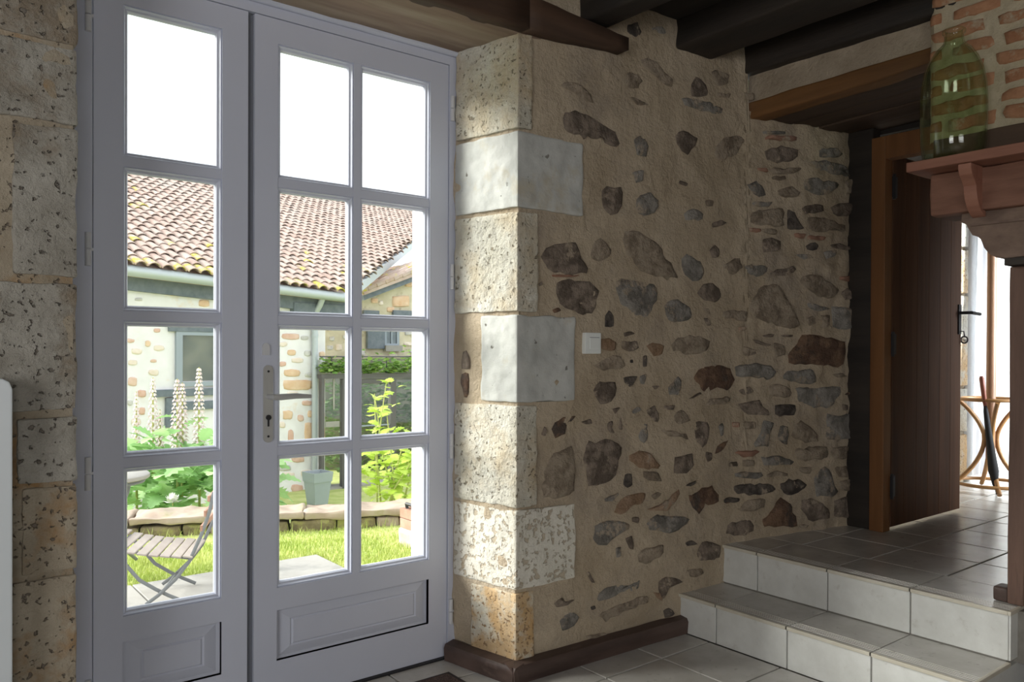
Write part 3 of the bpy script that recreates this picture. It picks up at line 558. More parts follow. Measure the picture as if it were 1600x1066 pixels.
# ------------------------------------------------------------------ small things on and by the wall
sw = empty('light_switch', (2.195,2.26,1.185), 'white square light switch on plaster beside the grey quoin stone', 'switch')
s0, z0 = to_sz(909.5, 521); s1, z1 = to_sz(934, 553); z0 += .003
def flat(s, z, off): p = CORN+dirF*(s-SL[1]); return V(p.x, p.y, z)+nF*off
def slab(name, a, b, c, d, o0, o1, mt, bev=.002):
    m = MB(); m.hexa([flat(a,c,o0),flat(b,c,o0),flat(b,c,o1),flat(a,c,o1),flat(a,d,o0),flat(b,d,o0),flat(b,d,o1),flat(a,d,o1)]); m.rough(0,1,0,bev); return m.build(name, mt, sw)
slab('cover_plate', s0, s1, z1, z0, -.012, .020, PLASTIC, .003)
wq = s1-s0; hq = z0-z1
slab('rocker', s0+wq*.28, s1-wq*.12, z1+hq*.24, z0-hq*.24, .019, .0225, PLASTIC, .001)
slab('rocker_gap', s0+wq*.27, s1-wq*.12, z0-hq*.235, z0-hq*.215, .019, .0206, GAP, .0003)
ht = MB(); ht.prism([V(-.55,2.20,.08), V(.232,2.20,.08), V(.232,2.20,1.105), V(.226,2.20,1.122), V(.212,2.20,1.130), V(-.55,2.20,1.130)], (0,.06,0)); ht.rough(0,1,0,.004)
hr = empty('radiator', (-.1,2.24,0), 'white flat radiator panel with rounded corner at the left edge before the stone jamb', 'radiator')
ht.build('front_panel', HEAT, hr); m = MB(); m.box((-.45,2.21,0),(-.40,2.26,.08)); m.build('foot', HEAT, hr); m = MB(); m.box((.1,2.21,0),(.15,2.26,.08)); m.build('foot', HEAT, hr);
dm = empty('doormat', (1.2,2.2,.004), 'brown coir doormat with black rim before the glazed door', 'mat')
MB().box((.98,1.80,.005),(1.628,2.468,.011)).build('rubber_rim', RUBBER, dm)
m = MB(); m.box((1.0,1.82,.011),(1.608,2.448,.016)); m.rough(.002, 60, 0).build('coir_pile', MAT_D, dm)
# ------------------------------------------------------------------ passage door (opened into the far room)
d2 = empty('door_2', (3.78,1.5,.335), 'dark brown plank door standing open beyond the steps, orange oak frame', 'door', kind='structure')
MB().box((3.735,1.905,.335),(3.805,1.975,2.235)).rough(.001,5,2,.004).build('door_jamb', FRAMEW, d2)
MB().box((3.735,1.04,2.125),(3.805,1.905,2.235)).rough(.001,5,2,.004).build('door_head', FRAMEW, d2)
MB().box((3.735,1.04,.335),(3.805,1.10,2.125)).rough(.001,5,2,.004).build('door_jamb', FRAMEW, d2)
lf = MB(); lf.box((3.812,1.912,.35),(4.572,1.938,2.16)); LF = lf.build('door_leaf', DOORW, d2)
for k in range(6):
    x0 = 3.812+k*.1267
    m = MB(); m.box((x0+.001,1.905,.352),(x0+.1257,1.914,2.158)); m.rough(0,1,0,.0025).build('plank', DOORW, LF)
for z in (.55, 1.24, 2.0):
    m = MB(); m.tube([(3.808,1.898,z-.06),(3.808,1.898,z+.06)], .008, 8); m.box((3.80,1.898,z-.05),(3.84,1.906,z+.05)); m.build('hinge', DARKM, LF, smooth=40)
m = MB(); m.box((4.53,1.898,1.30),(4.56,1.906,1.46)); m.tube([(4.545,1.90,1.415),(4.545,1.855,1.415),(4.555,1.845,1.415),(4.66,1.845,1.41)], .009, 8); m.build('lever_handle', DARKM, LF, smooth=40)
m = MB(); m.torus((4.575,1.89,1.27), (V(0,1,0), UP, V(1,0,0)), .018, .004, 16, 6); m.tube([(4.545,1.9,1.315),(4.545,1.88,1.315),(4.575,1.888,1.29)], .003, 6); m.build('key', DARKM, LF, smooth=40)
tag(plank_y('trim_4', 3.745, 3.815, 1.972, 2.14, .335, 2.29, BLACKW, amp=.004, kind='structure', bev=.006, cuts=3), 'black oak post between rubble wall and door frame', 'post')
# ------------------------------------------------------------------ chimney block with brick face
ch = MB(); ch.box((3.075,-3.2,0),(3.75,1.045,2.02)); chim = ch.rough(.015, 5, 5).build('wall_right', DARKST, kind='structure', smooth=True, loc=(3.4,-1,0))
tag(chim, 'soot dark chimney wall with old bricks above the mantel', 'wall')
bm_ = MB(); NY, NZZ = 90, 46
for a in range(NY+1):
    for b in range(NZZ+1):
        y = 1.405-1.2*a/NY; z = 1.985+.63*b/NZZ; p = V(3.06, y, z); edge = max(0, 1-(1.405-y)/.03)
        p.x += .03*edge*edge-.008*nz(p, 14)-.005*nz(p, 34, 4); m_ = p; bm_.v.append(p)
for a in range(NY):
    for b in range(NZZ): k = a*(NZZ+1)+b; bm_.f.append((k, k+1, k+NZZ+2, k+NZZ+1))
bm_.box((3.09,-3.0,1.985),(3.30,1.392,2.62)); bm_.box((3.068,-3.0,1.985),(3.09,.22,2.62))
bm_.build('mortar_bed', MORT, chim, smooth=40)
def bsurf(u, v, off):
    p = V(3.06, u, v); p.x += -.008*nz(p, 14)-.005*nz(p, 34, 4)-off
    e = max(0, 1-(1.405-u)/.03); p.x += .03*e*e
    return p
rb = random.Random(3)
for r in range(10):
    z0 = 2.012+.0665*r; y = 1.395-(.0 if r % 2 else .06)
    if r % 2 == 0:
        plate([Vector((1.398,z0+.008)),Vector((1.350,z0+.008)),Vector((1.350,z0+.047)),Vector((1.398,z0+.045))], bsurf, lift=.008, seed=r, amp=.004).build('brick', BRICK, chim, smooth=True); y = 1.325
    while y > .3:
        L = rb.uniform(.15,.215); h = rb.uniform(.038,.05); dz = rb.uniform(-.004,.006)
        if rb.random() < .86:
            j = lambda: rb.uniform(-.009,.009)
            plate([Vector((y+j(),z0+dz+j()*.5)),Vector((y-L*.5,z0+dz+j()*.6)),Vector((y-L+j(),z0+dz+j()*.5)),Vector((y-L+j(),z0+dz+h+j()*.5)),Vector((y-L*.45,z0+dz+h+j()*.6)),Vector((y+j(),z0+dz+h+j()*.5))], bsurf, lift=.007+rb.uniform(-.004,.004), seed=r*9+y, amp=.005).build('brick', BRICK, chim, smooth=True)
        y -= L+rb.uniform(.02,.035)
# ------------------------------------------------------------------ mantel
mt_ = empty('fireplace_mantel', (3.0,.9,1.5), 'reddish oak mantel shelf and beam on carved corbel at right', 'mantel')
m = MB(); m.box((2.85,-.9,1.843),(3.07,1.378,1.877)); m.rough(.0015, 6, 5, .003).build('shelf_board', SHELFW, mt_, smooth=True)
m = MB(); m.box((2.95,-.9,1.692),(3.14,1.34,1.8415)); m.rough(.006, 6, 5, .008, seed=4).build('mantel_beam', BEAMW, mt_, smooth=True)
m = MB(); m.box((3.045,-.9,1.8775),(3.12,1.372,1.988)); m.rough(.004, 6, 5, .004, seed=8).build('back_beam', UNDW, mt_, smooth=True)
# ogee bracket under the shelf
pr = [(2.955,1.842),(2.862,1.842),(2.862,1.826),(2.872,1.806),(2.89,1.79),(2.905,1.772),(2.908,1.752),(2.915,1.728),(2.93,1.706),(2.948,1.688),(2.968,1.676),(2.985,1.672),(2.985,1.69),(2.955,1.70)]
m = MB(); m.prism([V(x, 1.165, z) for x, z in pr], (0,.042,0)); m.rough(0,1,0,.002).build('shelf_bracket', SHELFW, mt_)
# corbel profile in y-z, extruded along x
co = [(.62,1.692),(1.245,1.692),(1.248,1.662),(1.232,1.654),(1.225,1.638),(1.212,1.612),(1.192,1.604),(1.182,1.592),(1.172,1.565),(1.155,1.542),(1.13,1.527),(1.095,1.522),(1.05,1.524),(.62,1.524)]
m = MB(); m.prism([V(2.985, y, z) for y, z in co], (.12,0,0)); m.rough(.003, 9, 3, .004).build('corbel', CORBW, mt_, smooth=40)
m = MB(); m.box((2.978,.7,1.644),(3.11,1.215,1.652)); m.build('corbel_fillet', CORBW, mt_)
m = MB(); m.box((2.97,.62,1.496),(3.12,1.102,1.522)); m.rough(.002, 9, 3, .004).build('corbel_base', BLACKW, mt_, smooth=40)
pt = empty('wooden_post', (3.08,1.0,.335), 'weathered cracked oak post carrying the corbel at right edge of steps', 'post')
m = MB(); m.box((3.02,1.049,.337),(3.14,1.101,1.495)); m.rough(.003, 4, 5, .004).build('post_board', POSTW, pt, smooth=True)
m = MB(); m.box((3.022,.88,.336),(3.066,1.040,1.497)); m.rough(.003, 4, 5, .004, seed=3).build('post_board', POSTW, pt, smooth=True)
m = MB(); m.box((3.028,1.10,.336),(3.10,1.15,.385)); m.rough(.002, 9, 2, .008).build('foot_block', BASEW, pt, smooth=True)
# ------------------------------------------------------------------ carboy
GREENG = pane_mat('green bottle glass', (.9,.95,.86), 1.5, .015)
_nt = GREENG.node_tree; _lw = _nt.nodes.new('ShaderNodeLayerWeight'); _lw.inputs[0].default_value = .35
_nt.links.new(ramp(_nt, _lw.outputs['Facing'], [(.25, (.93,.965,.89)), (.75, (.76,.84,.69)), (1, (.28,.38,.25))]), _nt.nodes['Transparent BSDF'].inputs[0])
out = [(.0,.004),(.07,.002),(.088,.0),(.097,.012),(.104,.06),(.107,.13),(.107,.21),(.104,.265),(.094,.318),(.078,.358),(.060,.388),(.043,.404),(.034,.416),(.031,.432),(.031,.445),(.037,.449),(.038,.458),(.034,.463),(.028,.463)]
inn = [(max(r-.0045, .0) if i else 0, z) for i, (r, z) in enumerate([(.0,.012),(.07,.010),(.088,.010),(.096,.018),(.104,.06),(.107,.13),(.107,.21),(.104,.263),(.094,.315),(.078,.354),(.060,.383),(.043,.399),(.034,.413),(.031,.432),(.031,.45)])]
m = MB(); m.lathe(out+inn[::-1], (2.952,1.262,1.8785), 48)
tag(m.build('glass_carboy', GREENG, smooth=True, loc=(2.952,1.262,1.8785)), 'large pale green glass bottle standing on the mantel shelf', 'bottle')
# ------------------------------------------------------------------ far room
MB().box((3.83,-1.0,2.27),(8.0,2.36,2.31)).build('ceiling_board', CEIL, ce)
wf = empty('wall_far', (6,2.4,.335), 'bright white wall of the room beyond the passage', 'wall', kind='structure')
m = MB(); m.box((5.72,2.32,.3),(8.2,2.6,2.64)); m.rough(.004, 6, 5).build('white_plaster', WALLW, wf, smooth=True)
m = MB(); m.box((3.855,2.36,.3),(5.72,2.6,2.64)); m.build('stone_bed', PLASTER, wf)
for k in range(7):
    z0 = .36+k*.31
    m = MB(); m.box((5.50-.1*(k%2),2.335,z0),(5.715,2.40,z0+.29)); m.rough(.004, 7, 4, .01, seed=k).build('quoin_stone', (LIMEO if k in (0,2,4) else LIME), wf, smooth=True)
m = MB(); m.box((8.0,-1.2,.3),(8.2,2.6,2.64)); m.box((3.75,-1.2,.3),(8.2,-1.0,2.64)); m.build('room_plaster', PLASTER, wf)
cu = MB(); n = 60
for j in range(20):
    z = .40+1.75*j/19
    for i in range(n+1):
        u = i/n; sp = .17+.05*(1-j/19)
        cu.v.append(V(5.56+(.12*j/19)+u*sp, 2.22+.022*math.sin(u*26+.4*math.sin(j*.5))+.01*math.sin(u*9), z))
for j in range(19):
    for i in range(n): a = j*(n+1)+i; cu.f.append((a, a+1, a+n+2, a+n+1))
cr = empty('curtain', (5.7,2.22,.4), 'sheer white curtain gathered beside the coat stand', 'curtain'); cu.build('cloth', CURT, cr, smooth=True)
m = MB(); m.tube([(5.45,2.22,2.165),(6.6,2.22,2.165)], .012, 8); m.tube([(5.5,2.22,2.165),(5.5,2.34,2.165)], .008, 6); m.tube([(6.5,2.22,2.165),(6.5,2.34,2.165)], .008, 6); m.build('curtain_rod', DARKM, cr, smooth=40)
# coat stand
cc = V(5.40,2.07,.335)
cs = empty('coat_stand', cc, 'honey bentwood coat stand with umbrella ring in the far room', 'coat stand')
m = MB(); m.tube([cc+V(0,0,.20), cc+V(0,0,1.75)], .027, 14); m.build('pole', POLEW, cs, smooth=40)
for z, r, mt in ((.575,.172,BENT), (.05,.20,BENT)):
    m = MB(); m.torus(cc+V(0,0,z), (V(1,0,0),V(0,1,0),UP), r, .011, 40, 8); m.build('ring', mt, cs, smooth=True)
for k in range(4):
    q = math.radians(33+90*k); d = V(math.cos(q), math.sin(q), 0)
    pth = []
    for i in range(17):
        t = i/16; z = .565-.552*t
        r = .034+.142*max(0, 1-t/.42)**1.7 if t < .42 else .034+.20*((t-.42)/.58)**2.0
        pth.append(cc+d*r+UP*z)
    m = MB(); m.tube(pth, .0135, 10); m.build('leg', BENT, cs, smooth=60)
for k in range(4):
    q = math.radians(10+90*k); d = V(math.cos(q), math.sin(q), 0)
    m = MB(); m.tube([cc+d*.02+UP*1.60, cc+d*.09+UP*1.62, cc+d*.13+UP*1.70, cc+d*.12+UP*1.76], .010, 8); m.build('hook', BENT, cs, smooth=60)
up_, um_ = far(1533.5,588,4.86), far(1557,776,4.86); um_.z = max(um_.z, .337); ua = up_-um_
ur = empty('umbrella', um_, 'folded black umbrella with red brown handle leaning in the stand', 'umbrella')
m = MB(); m.tube([um_+ua*t for t in (.0,.05,.08,.2,.4,.7,.76)], [.004,.005,.016,.030,.022,.014,.008], 10); m.build('folded_canopy', CLOTHK, ur, smooth=50)
m = MB(); m.tube([um_+ua*t for t in (.75,.78,.9,.98,1.0)], [.009,.013,.0145,.015,.009], 10); m.build('handle', HANDR, ur, smooth=50)
# ------------------------------------------------------------------ rest of the room shell, out of frame
sh = empty('wall_rear', (0,-3.2,0), 'plastered wall of the room behind', 'wall', kind='structure')
m = MB(); m.box((-2.8,-3.3,0),(-1.5,-3.15,2.6)); m.box((.3,-3.3,0),(3.08,-3.15,2.6)); m.box((-1.5,-3.3,0),(.3,-3.15,.8)); m.box((-1.5,-3.3,2.15),(.3,-3.15,2.6)); m.build('plaster', PLASTER, sh)
m = MB(); m.box((-2.8,-3.2,0),(-2.65,-1.1,2.6)); m.box((-2.8,.3,0),(-2.65,2.35,2.6)); m.box((-2.8,-1.1,0),(-2.65,.3,.75)); m.box((-2.8,-1.1,2.1),(-2.65,.3,2.6)); m.build('plaster', PLASTER, sh)
# ------------------------------------------------------------------ garden ground
def proj(p):
    q = p-EYEV; Z = q.dot(AF); return CX+F_PX*q.dot(AR)/Z, CY+F_PX*q.dot(AD)/Z, Z
AH = V(AF.x, AF.y, 0).normalized()
def gz(p):
    Z = p.x*AH.x+p.y*AH.y
    t = min(1, max(0, (Z-7.15)/2.0)); u = min(1, max(0, (Z-9.2)/3))
    return -.31-.66*t-.10*u
m = MB(); n = 70
for i in range(n+1):
    for j in range(n+1):
        p = V(-14+34*i/n, 2.87+27*j/n, 0); p.z = gz(p)+.02*nz(p, 1.3); m.v.append(p)
for i in range(n):
    for j in range(n): a = i*(n+1)+j; m.f.append((a, a+n+1, a+n+2, a+1))
gr = m.build('garden_ground', SOIL, smooth=True, kind='structure', loc=(0,8,-.6)); tag(gr, 'grassy garden ground sloping away from the house', 'ground')
TC = on(495, 866, z=-.285)
te = empty('terrace', (TC.x-1, TC.y-1, -.3), 'pale paved terrace slabs outside the glazed door', 'terrace', kind='structure')
for i in range(8):
    for j in range(9):
        x1 = TC.x-.62*i; y1 = TC.y-.52*j
        if y1-.52 < 2.87: continue
        tile('paving_slab', x1-.62, y1-.52, x1, y1, -.285+.003*((i*3+j)%3), PAVE, te, h=.05, j=.006)
# grass blades
rg = random.Random(11); m = MB()
def blade(p, h, wd):
    q = rg.uniform(0, 6.28); d = V(math.cos(q), math.sin(q), 0); e = V(-d.y, d.x, 0)
    le = V(rg.uniform(-.4,.4), rg.uniform(-.4,.4), 0)*h
    m.add([p-e*wd, p+e*wd, p+le*.4+UP*h*.6+e*wd*.6, p+le*.4+UP*h*.6-e*wd*.6, p+le+UP*h], [(0,1,2,3),(3,2,4)])
W0, W1 = on(195, 843, z=-.31), on(640, 822, z=-.31)
cnt = 0
while cnt < 22000:
    px = rg.uniform(120, 690); Zr = rg.uniform(4.3, 7.6); r = ray(px, 557); p = EYEV+r*Zr; p.z = 0
    if p.x < TC.x and p.y < TC.y: continue
    wv = W0.lerp(W1, 0); d = (W1-W0); d.z = 0; d.normalize(); side = (p-W0).x*(-d.y)+(p-W0).y*d.x
    if side > .02: continue
    p.z = gz(p); near = max(0, 1-abs(side)/.5); low = .5 if abs(side) < .35 else 1
    blade(p, rg.uniform(.02,.055)*low+near*rg.uniform(0,.10)*(rg.random()<.08), rg.uniform(.002,.004)); cnt += 1
tag(m.build('lawn_grass', GRASS, kind='stuff', loc=(0,7,-.6)), 'sunlit yellow green lawn grass before the low garden wall', 'grass')
# low garden wall of stones with thick caps
gw = empty('garden_wall', W0.lerp(W1,.5), 'low rubble garden wall with pinkish cap stones', 'garden wall')
d = (W1-W0); d.z = 0; LW = d.length; d.normalize(); nb = V(-d.y, d.x, 0); rs = random.Random(5)
s = -.6
while s < LW+.1:
    l = rs.uniform(.42,.75); a = W0+d*s; a.z = -.215+rs.uniform(-.012,.012)
    mm = MB(); mm.obox(a+d*l*.5+nb*.17+UP*.03, (d, nb, UP), (l*.5-.005, .20, .032)); mm.rough(.03, 4, 5, .02, seed=s).build('cap_stone', CAP, gw, smooth=True)
    s += l
for row in range(1):
    s = -.6
    while s < LW+.05:
        l = rs.uniform(.2,.42); a = W0+d*s; a.z = -.36+.145*row
        mm = MB(); mm.obox(a+d*l*.5+nb*.16+UP*.07, (d, nb, UP), (l*.5-.006, .17, .068)); mm.rough(.016, 6, 4, .025, seed=s+row).build('wall_stone', MOSS if rs.random()<.75 else CAP, gw, smooth=True)
        s += l
# ------------------------------------------------------------------ stone house across the garden
E1, E2 = far(195,412,10.5), far(545,458,13.2); R1 = far(195,262,16.2)
ea = (E2-E1).normalized(); eu = (R1-E1); eu = (eu-ea*eu.dot(ea)).normalized(); en = ea.cross(eu)
if en.z < 0: en = -en
def onroof(px, py): r = ray(px, py); return EYEV+r*((E1-EYEV).dot(en)/r.dot(en))
ah = V(ea.x, ea.y, 0).normalized(); bh = V(-ah.y, ah.x, 0)
if bh.dot(AF) < 0: bh = -bh
WP = E1+bh*.32
def onw(px, py, off=0): r = ray(px, py); t = (WP-EYEV-bh*off).dot(bh)/r.dot(bh); return EYEV+r*t
def wu(p): return (p-WP).dot(ah)
def wp(u, z, off=0): q = WP+ah*u-bh*off; return V(q.x, q.y, z)
hs = empty('stone_house', (WP.x, WP.y, -1), 'pale stone house with clay tile roof across the garden', 'house')
uR = wu(onw(508, 600)); uL = -3.5
zt = lambda u: E1.z+(E2.z-E1.z)*u/((E2-E1).dot(ah))-.02
MB().hexa([wp(uL,-1.4), wp(uR,-1.4), wp(uR,-1.4,-.5), wp(uL,-1.4,-.5), wp(uL,zt(uL)), wp(uR,zt(uR)), wp(uR,zt(uR),-.5), wp(uL,zt(uL),-.5)]).build('front_wall', LIMEWALL, hs)
def fsurf(u, v, off): p = wp(u, v, off); return p
FS = [(449,547,462,555,1),(475,548,486,556,2),(443,578,469,588,1),(442,594,488,609,1),(476,583,489,589,2),(472,627,488,633,3),(442,642,457,655,1),(465,649,474,658,3),(481,642,489,652,1),(476,660,489,693,1),(450,672,458,690,3),(440,522,468,530,3),(433,566,447,572,3),(500,592,507,604,1),(499,550,507,558,1),(500,640,507,655,1),(498,662,507,690,1),(500,622,507,632,1),(470,525,482,531,2),(240,514,250,519,3),(227,533,235,541,1),(235,562,244,566,3),(200,590,214,603,3),(215,610,228,620,3),(217,637,226,648,3),(199,626,207,633,2),(197,530,210,535,3),(455,758,473,769,3),(434,727,454,735,2),(259,454,278,461,1),(310,469,327,479,1),(210,466,222,470,2),(436,700,452,712,0),(455,712,475,722,3),(440,738,460,748,0),(470,735,488,745,0),(448,612,466,620,0),(436,535,448,541,0),(455,560,474,566,0),(205,545,222,553,0),(232,578,248,586,0),(200,563,214,570,0),(240,540,256,548,0),(205,655,220,664,0),(432,660,446,668,0),(470,700,486,712,1)]
for i, (a, b, c, e, k) in enumerate(FS):
    P = [onw(a,e), onw((a+c)/2,e+1), onw(c,e), onw(c+.5,(b+e)/2), onw(c,b), onw((a+c)/2,b-1), onw(a,b), onw(a-.5,(b+e)/2)]
    plate([Vector((wu(p), p.z)) for p in P], fsurf, lift=.015, res=.08, seed=i*2.2, amp=.01, edge=-.01).build('stone', FST[k], hs, smooth=True)
def wbox(name, px0, py0, px1, py1, o0, o1, mt, par, rough=.004):
    a, b = onw(px0, py1), onw(px1, py0); u0, u1 = wu(a), wu(b); z0, z1 = a.z, b.z
    mm = MB(); mm.hexa([wp(u0,z0,o0), wp(u1,z0,o0), wp(u1,z0,o1), wp(u0,z0,o1), wp(u0,z1,o0), wp(u1,z1,o0), wp(u1,z1,o1), wp(u0,z1,o1)])
    if rough: mm.rough(rough, 4, 3, .006)
    return mm.build(name, mt, par)
plu0 = uL; pz = lambda u: zt(u)-.02
MB().hexa([wp(uL,pz(uL)-.26,-.02), wp(uR+.35,pz(uR+.35)-.30,-.02), wp(uR+.35,pz(uR+.35)-.30,.10), wp(uL,pz(uL)-.26,.10), wp(uL,pz(uL)-.02,-.02), wp(uR+.35,pz(uR+.35)-.02,-.02), wp(uR+.35,pz(uR+.35)-.02,.10), wp(uL,pz(uL)-.02,.10)]).rough(.006,3,3).build('wall_plate', SLATE, hs)
wbox('corner_beam', 453, 478, 545, 492, -.05, .12, SLATE, hs)
wbox('window_lintel', 262, 508, 372, 518, 0, .06, SLATE, hs)
wbox('sill_beam', 240, 605, 372, 621, 0, .07, SLATE, hs)
wbox('timber_post', 257, 621, 273, 668, 0, .06, SLATE, hs)
wbox('lower_rail', 285, 624, 372, 641, 0, .05, SLATE, hs)
wf_ = wbox('window_frame', 273, 517, 283, 604, 0, .05, FRAMEG, hs, 0)
for r in ((334,517,342,604),(283,517,334,524),(283,596,334,604)): wbox('frame_bar', *r, 0, .05, FRAMEG, wf_, 0)
wbox('glass_pane', 283, 524, 334, 596, .012, .018, GLASS, wf_, 0)
wbox('dim_room_sheet', 283, 524, 334, 596, .002, .006, DARKGL, wf_, 0)  # flat dark sheet stands in for the unlit room behind the pane
# roof: laid clay tiles
R2 = onroof(662, 326); VA = onroof(655, 372)
RL = E1-ea*3.5+en*(-.05); RLT = R1-ea*4.5-en*.05
MB().prism([RL, E2-en*.05, VA-en*.05, R2-en*.05, R1-en*.05, RLT], -en*.12).build('roof_deck', ROOF, hs)
def barrel(c, L=.36, Rr=.083, seg=6, th=.013):
    mm = []; fs = []
    for k, (t, rr, dz) in enumerate(((0, Rr*1.05, .022), (1, Rr*.9, 0))):
        for R_ in (rr, rr-th):
            for i in range(seg+1):
                q = math.pi*(.04+.92*i/seg); mm.append(c+ea*R_*math.cos(q)+en*(R_*math.sin(q)*.82+dz)+eu*L*t)
    o = [k*(seg+1) for k in range(4)]
    for i in range(seg):
        fs += [(o[0]+i, o[0]+i+1, o[2]+i+1, o[2]+i), (o[1]+i, o[3]+i, o[3]+i+1, o[1]+i+1), (o[0]+i, o[1]+i, o[1]+i+1, o[0]+i+1)]
    fs += [(o[0], o[2], o[3], o[1]), (o[0]+seg, o[1]+seg, o[3]+seg, o[2]+seg)]
    return mm, fs
spots = []; rr_ = random.Random(2)
e1x, e1y, _ = proj(E1); e2x, e2y, _ = proj(E2); r1x, r1y, _ = proj(R1); r2x, r2y, _ = proj(R2); vax, vay, _ = proj(VA)
def ucoord(p): return (p-E1).dot(ea), (p-E1).dot(eu)
uE2, uVA, uR1, uR2 = ucoord(E2), ucoord(VA), ucoord(R1), ucoord(R2)
for i in range(-16, 150):
    for j in range(0, 80):
        u = i*.178; v = j*.275
        rid = uR1[1]+(uR2[1]-uR1[1])*(u-uR1[0])/(uR2[0]-uR1[0])
        if v > rid-.1: continue
        if u > uE2[0]-.1 and v < (u-uE2[0])*(uVA[1]-uE2[1])/(uVA[0]-uE2[0])+.05: continue
        c = E1+ea*(u+rr_.uniform(-.012,.012))+eu*(v-.10+rr_.uniform(-.02,.02))+en*rr_.uniform(0,.008)
        x, y, Z = proj(c)
        if x < 120 or x > 700: continue
        spots.append((Z, c, j))
spots.sort(key=lambda t: t[0] + (6 if proj(t[1])[0] < 185 else 0))
base = None
for k, (Z, c, j) in enumerate(spots[:300]):
    mtl = ROOFY if (j == 0 and rr_.random() < .6) or rr_.random() < .05 else ROOF
    vs, fs = barrel(c)
    key = 'rt'+mtl.name
    if key in tiles: dup(tiles[key], c, hs)
    else: mb = MB(); mb.add(vs, fs); tiles[key] = mb.build('roof_tile', mtl, hs, smooth=40, loc=c)
mb = MB()
for Z, c, j in spots[300:]:
    vs, fs = barrel(c, seg=5); mb.add(vs, fs)
if mb.v: mb.build('roof_tile', ROOF, hs, smooth=40, kind='stuff')
mb = MB()
vl = (VA-E2)
mb.hexa([E2+en*.02, VA+en*.02, VA+en*.02-UP*.16+vl*0, E2+en*.02-UP*.16, E2+en*.03+bh*.1, VA+en*.03+bh*.1, VA+bh*.1-UP*.16, E2+bh*.1-UP*.16]); mb.build('valley_flashing', ZINC, hs)
rm = MB(); k = 0
while True:
    a = R1-ea*1.5+(R2-R1).normalized()*.42*k; k += 1
    if (a-R2).dot(R2-R1) > 0: break
    rm.tube([a+en*.03, a+(R2-R1).normalized()*.44+en*.05], [.11,.12], 8)
rm.build('ridge_tiles', ROOFY, hs, smooth=40, kind='stuff')
gpts = [E1-ea*3+ea*t*((E2-E1).length+3.05)-bh*.02-UP*.085 for t in (0, .25, .5, .75, 1)]
gm = MB(); gm.tube(gpts, .075, 12); gm.build('gutter', ZINC, hs, smooth=50)
pa = onw(504, 466, .22); pb = onw(492, 492, .07); dz = onw(492, 785, .07)
gm = MB(); gm.tube([pa+UP*.05, pa, pa.lerp(pb,.35)-UP*.02, pb.lerp(pa,.25)+UP*.0, pb, V(pb.x,pb.y,pb.z-.1), V(pb.x,pb.y,-1.05)], .048, 12); gm.tube([V(pb.x,pb.y,pb.z-.32), V(pb.x,pb.y,pb.z-.36)], .056, 12); gm.build('downpipe', ZINC, hs, smooth=50)
# ------------------------------------------------------------------ gabled building behind
YG = far(600,500,16.5).y
def og(px, py, Y): return on(px, py, y=Y)
gb = empty('gabled_building', og(600,800,YG), 'beige stone gable with small grey window behind the veranda', 'building')
MB().prism([og(495,478,YG), og(495,860,YG), og(700,860,YG), og(700,409,YG), og(560,463,YG)], (0,.4,0)).build('gable_wall', BEIGEWALL, gb)
def gsurf(u, v, off): return V(u, YG-off, v)
GS = [(512,512,519,518),(528,508,538,514),(510,540,520,547),(524,538,534,548),(540,545,548,552),(632,512,645,524),(630,535,646,540),(640,545,650,552),(580,466,590,474),(592,470,598,477),(612,462,640,480),(632,440,648,448),(604,480,616,488),(628,500,640,508),(560,548,570,556),(606,552,620,558),(514,526,522,533),(535,524,544,530)]
for i, (a, b, c, e) in enumerate(GS):
    P = [og(a,e,YG), og(c,e,YG), og(c,b,YG), og(a,b,YG)]
    plate([Vector((p.x, p.z)) for p in P], gsurf, lift=.03, res=.1, seed=i*1.9, amp=.02, edge=-.02).build('stone', FST[1] if 8 <= i <= 12 and i != 9 else (FST[2] if i % 3 else FST[0]), gb, smooth=True)
def gbox(name, px0, py0, px1, py1, Y, y0, y1, mt, par):
    a, b = og(px0,py1,Y), og(px1,py0,Y); mm = MB(); mm.box((a.x,Y+y0,a.z),(b.x,Y+y1,b.z)); return mm.build(name, mt, par)
gbox('dark_patch_panel', 571, 503, 598, 545, YG, -.10, -.02, SLATE, gb)  # added panel stands in for a dark blurred reflection beside the window
wfr = gbox('window_frame', 598, 505, 602, 540, YG, -.06, .02, FRAMEG, gb)
for r in ((618,505,622,540),(602,505,618,508),(602,537,618,540),(609,508,611,537)): gbox('frame_bar', *r, YG, -.06, .02, FRAMEG, wfr)
gbox('dim_room_sheet', 602, 508, 618, 537, YG, -.02, -.01, SLATE, wfr); gbox('glass_pane', 602, 508, 618, 537, YG, -.04, -.034, GLASS, wfr)  # dark sheet behind the pane paints in the dim room
gbox('window_sill', 598, 540, 624, 549, YG, -.14, -.0, PAVE, gb)
gbox('lintel_board', 566, 486, 590, 497, YG, -.08, 0, SLATE, gb); gbox('lintel_board', 612, 487, 664, 498, YG, -.08, 0, SLATE, gb)
a, b = og(560,466,YG), og(700,413,YG); vd = (b-a).normalized(); vn = V(-vd.z, 0, vd.x)
mm = MB(); mm.obox((a+b)/2+V(0,-.1,0), (vd, V(0,1,0), vn), ((b-a).length/2, .12, .055)); mm.build('verge_board', SLATE, gb)
tl = MB(); tl.obox((a+b)/2+V(0,1.0,0)+vn*.10, (vd, V(0,1,0), vn), ((b-a).length/2, 1.3, .05)); tl.build('verge_roof', ROOF, gb)
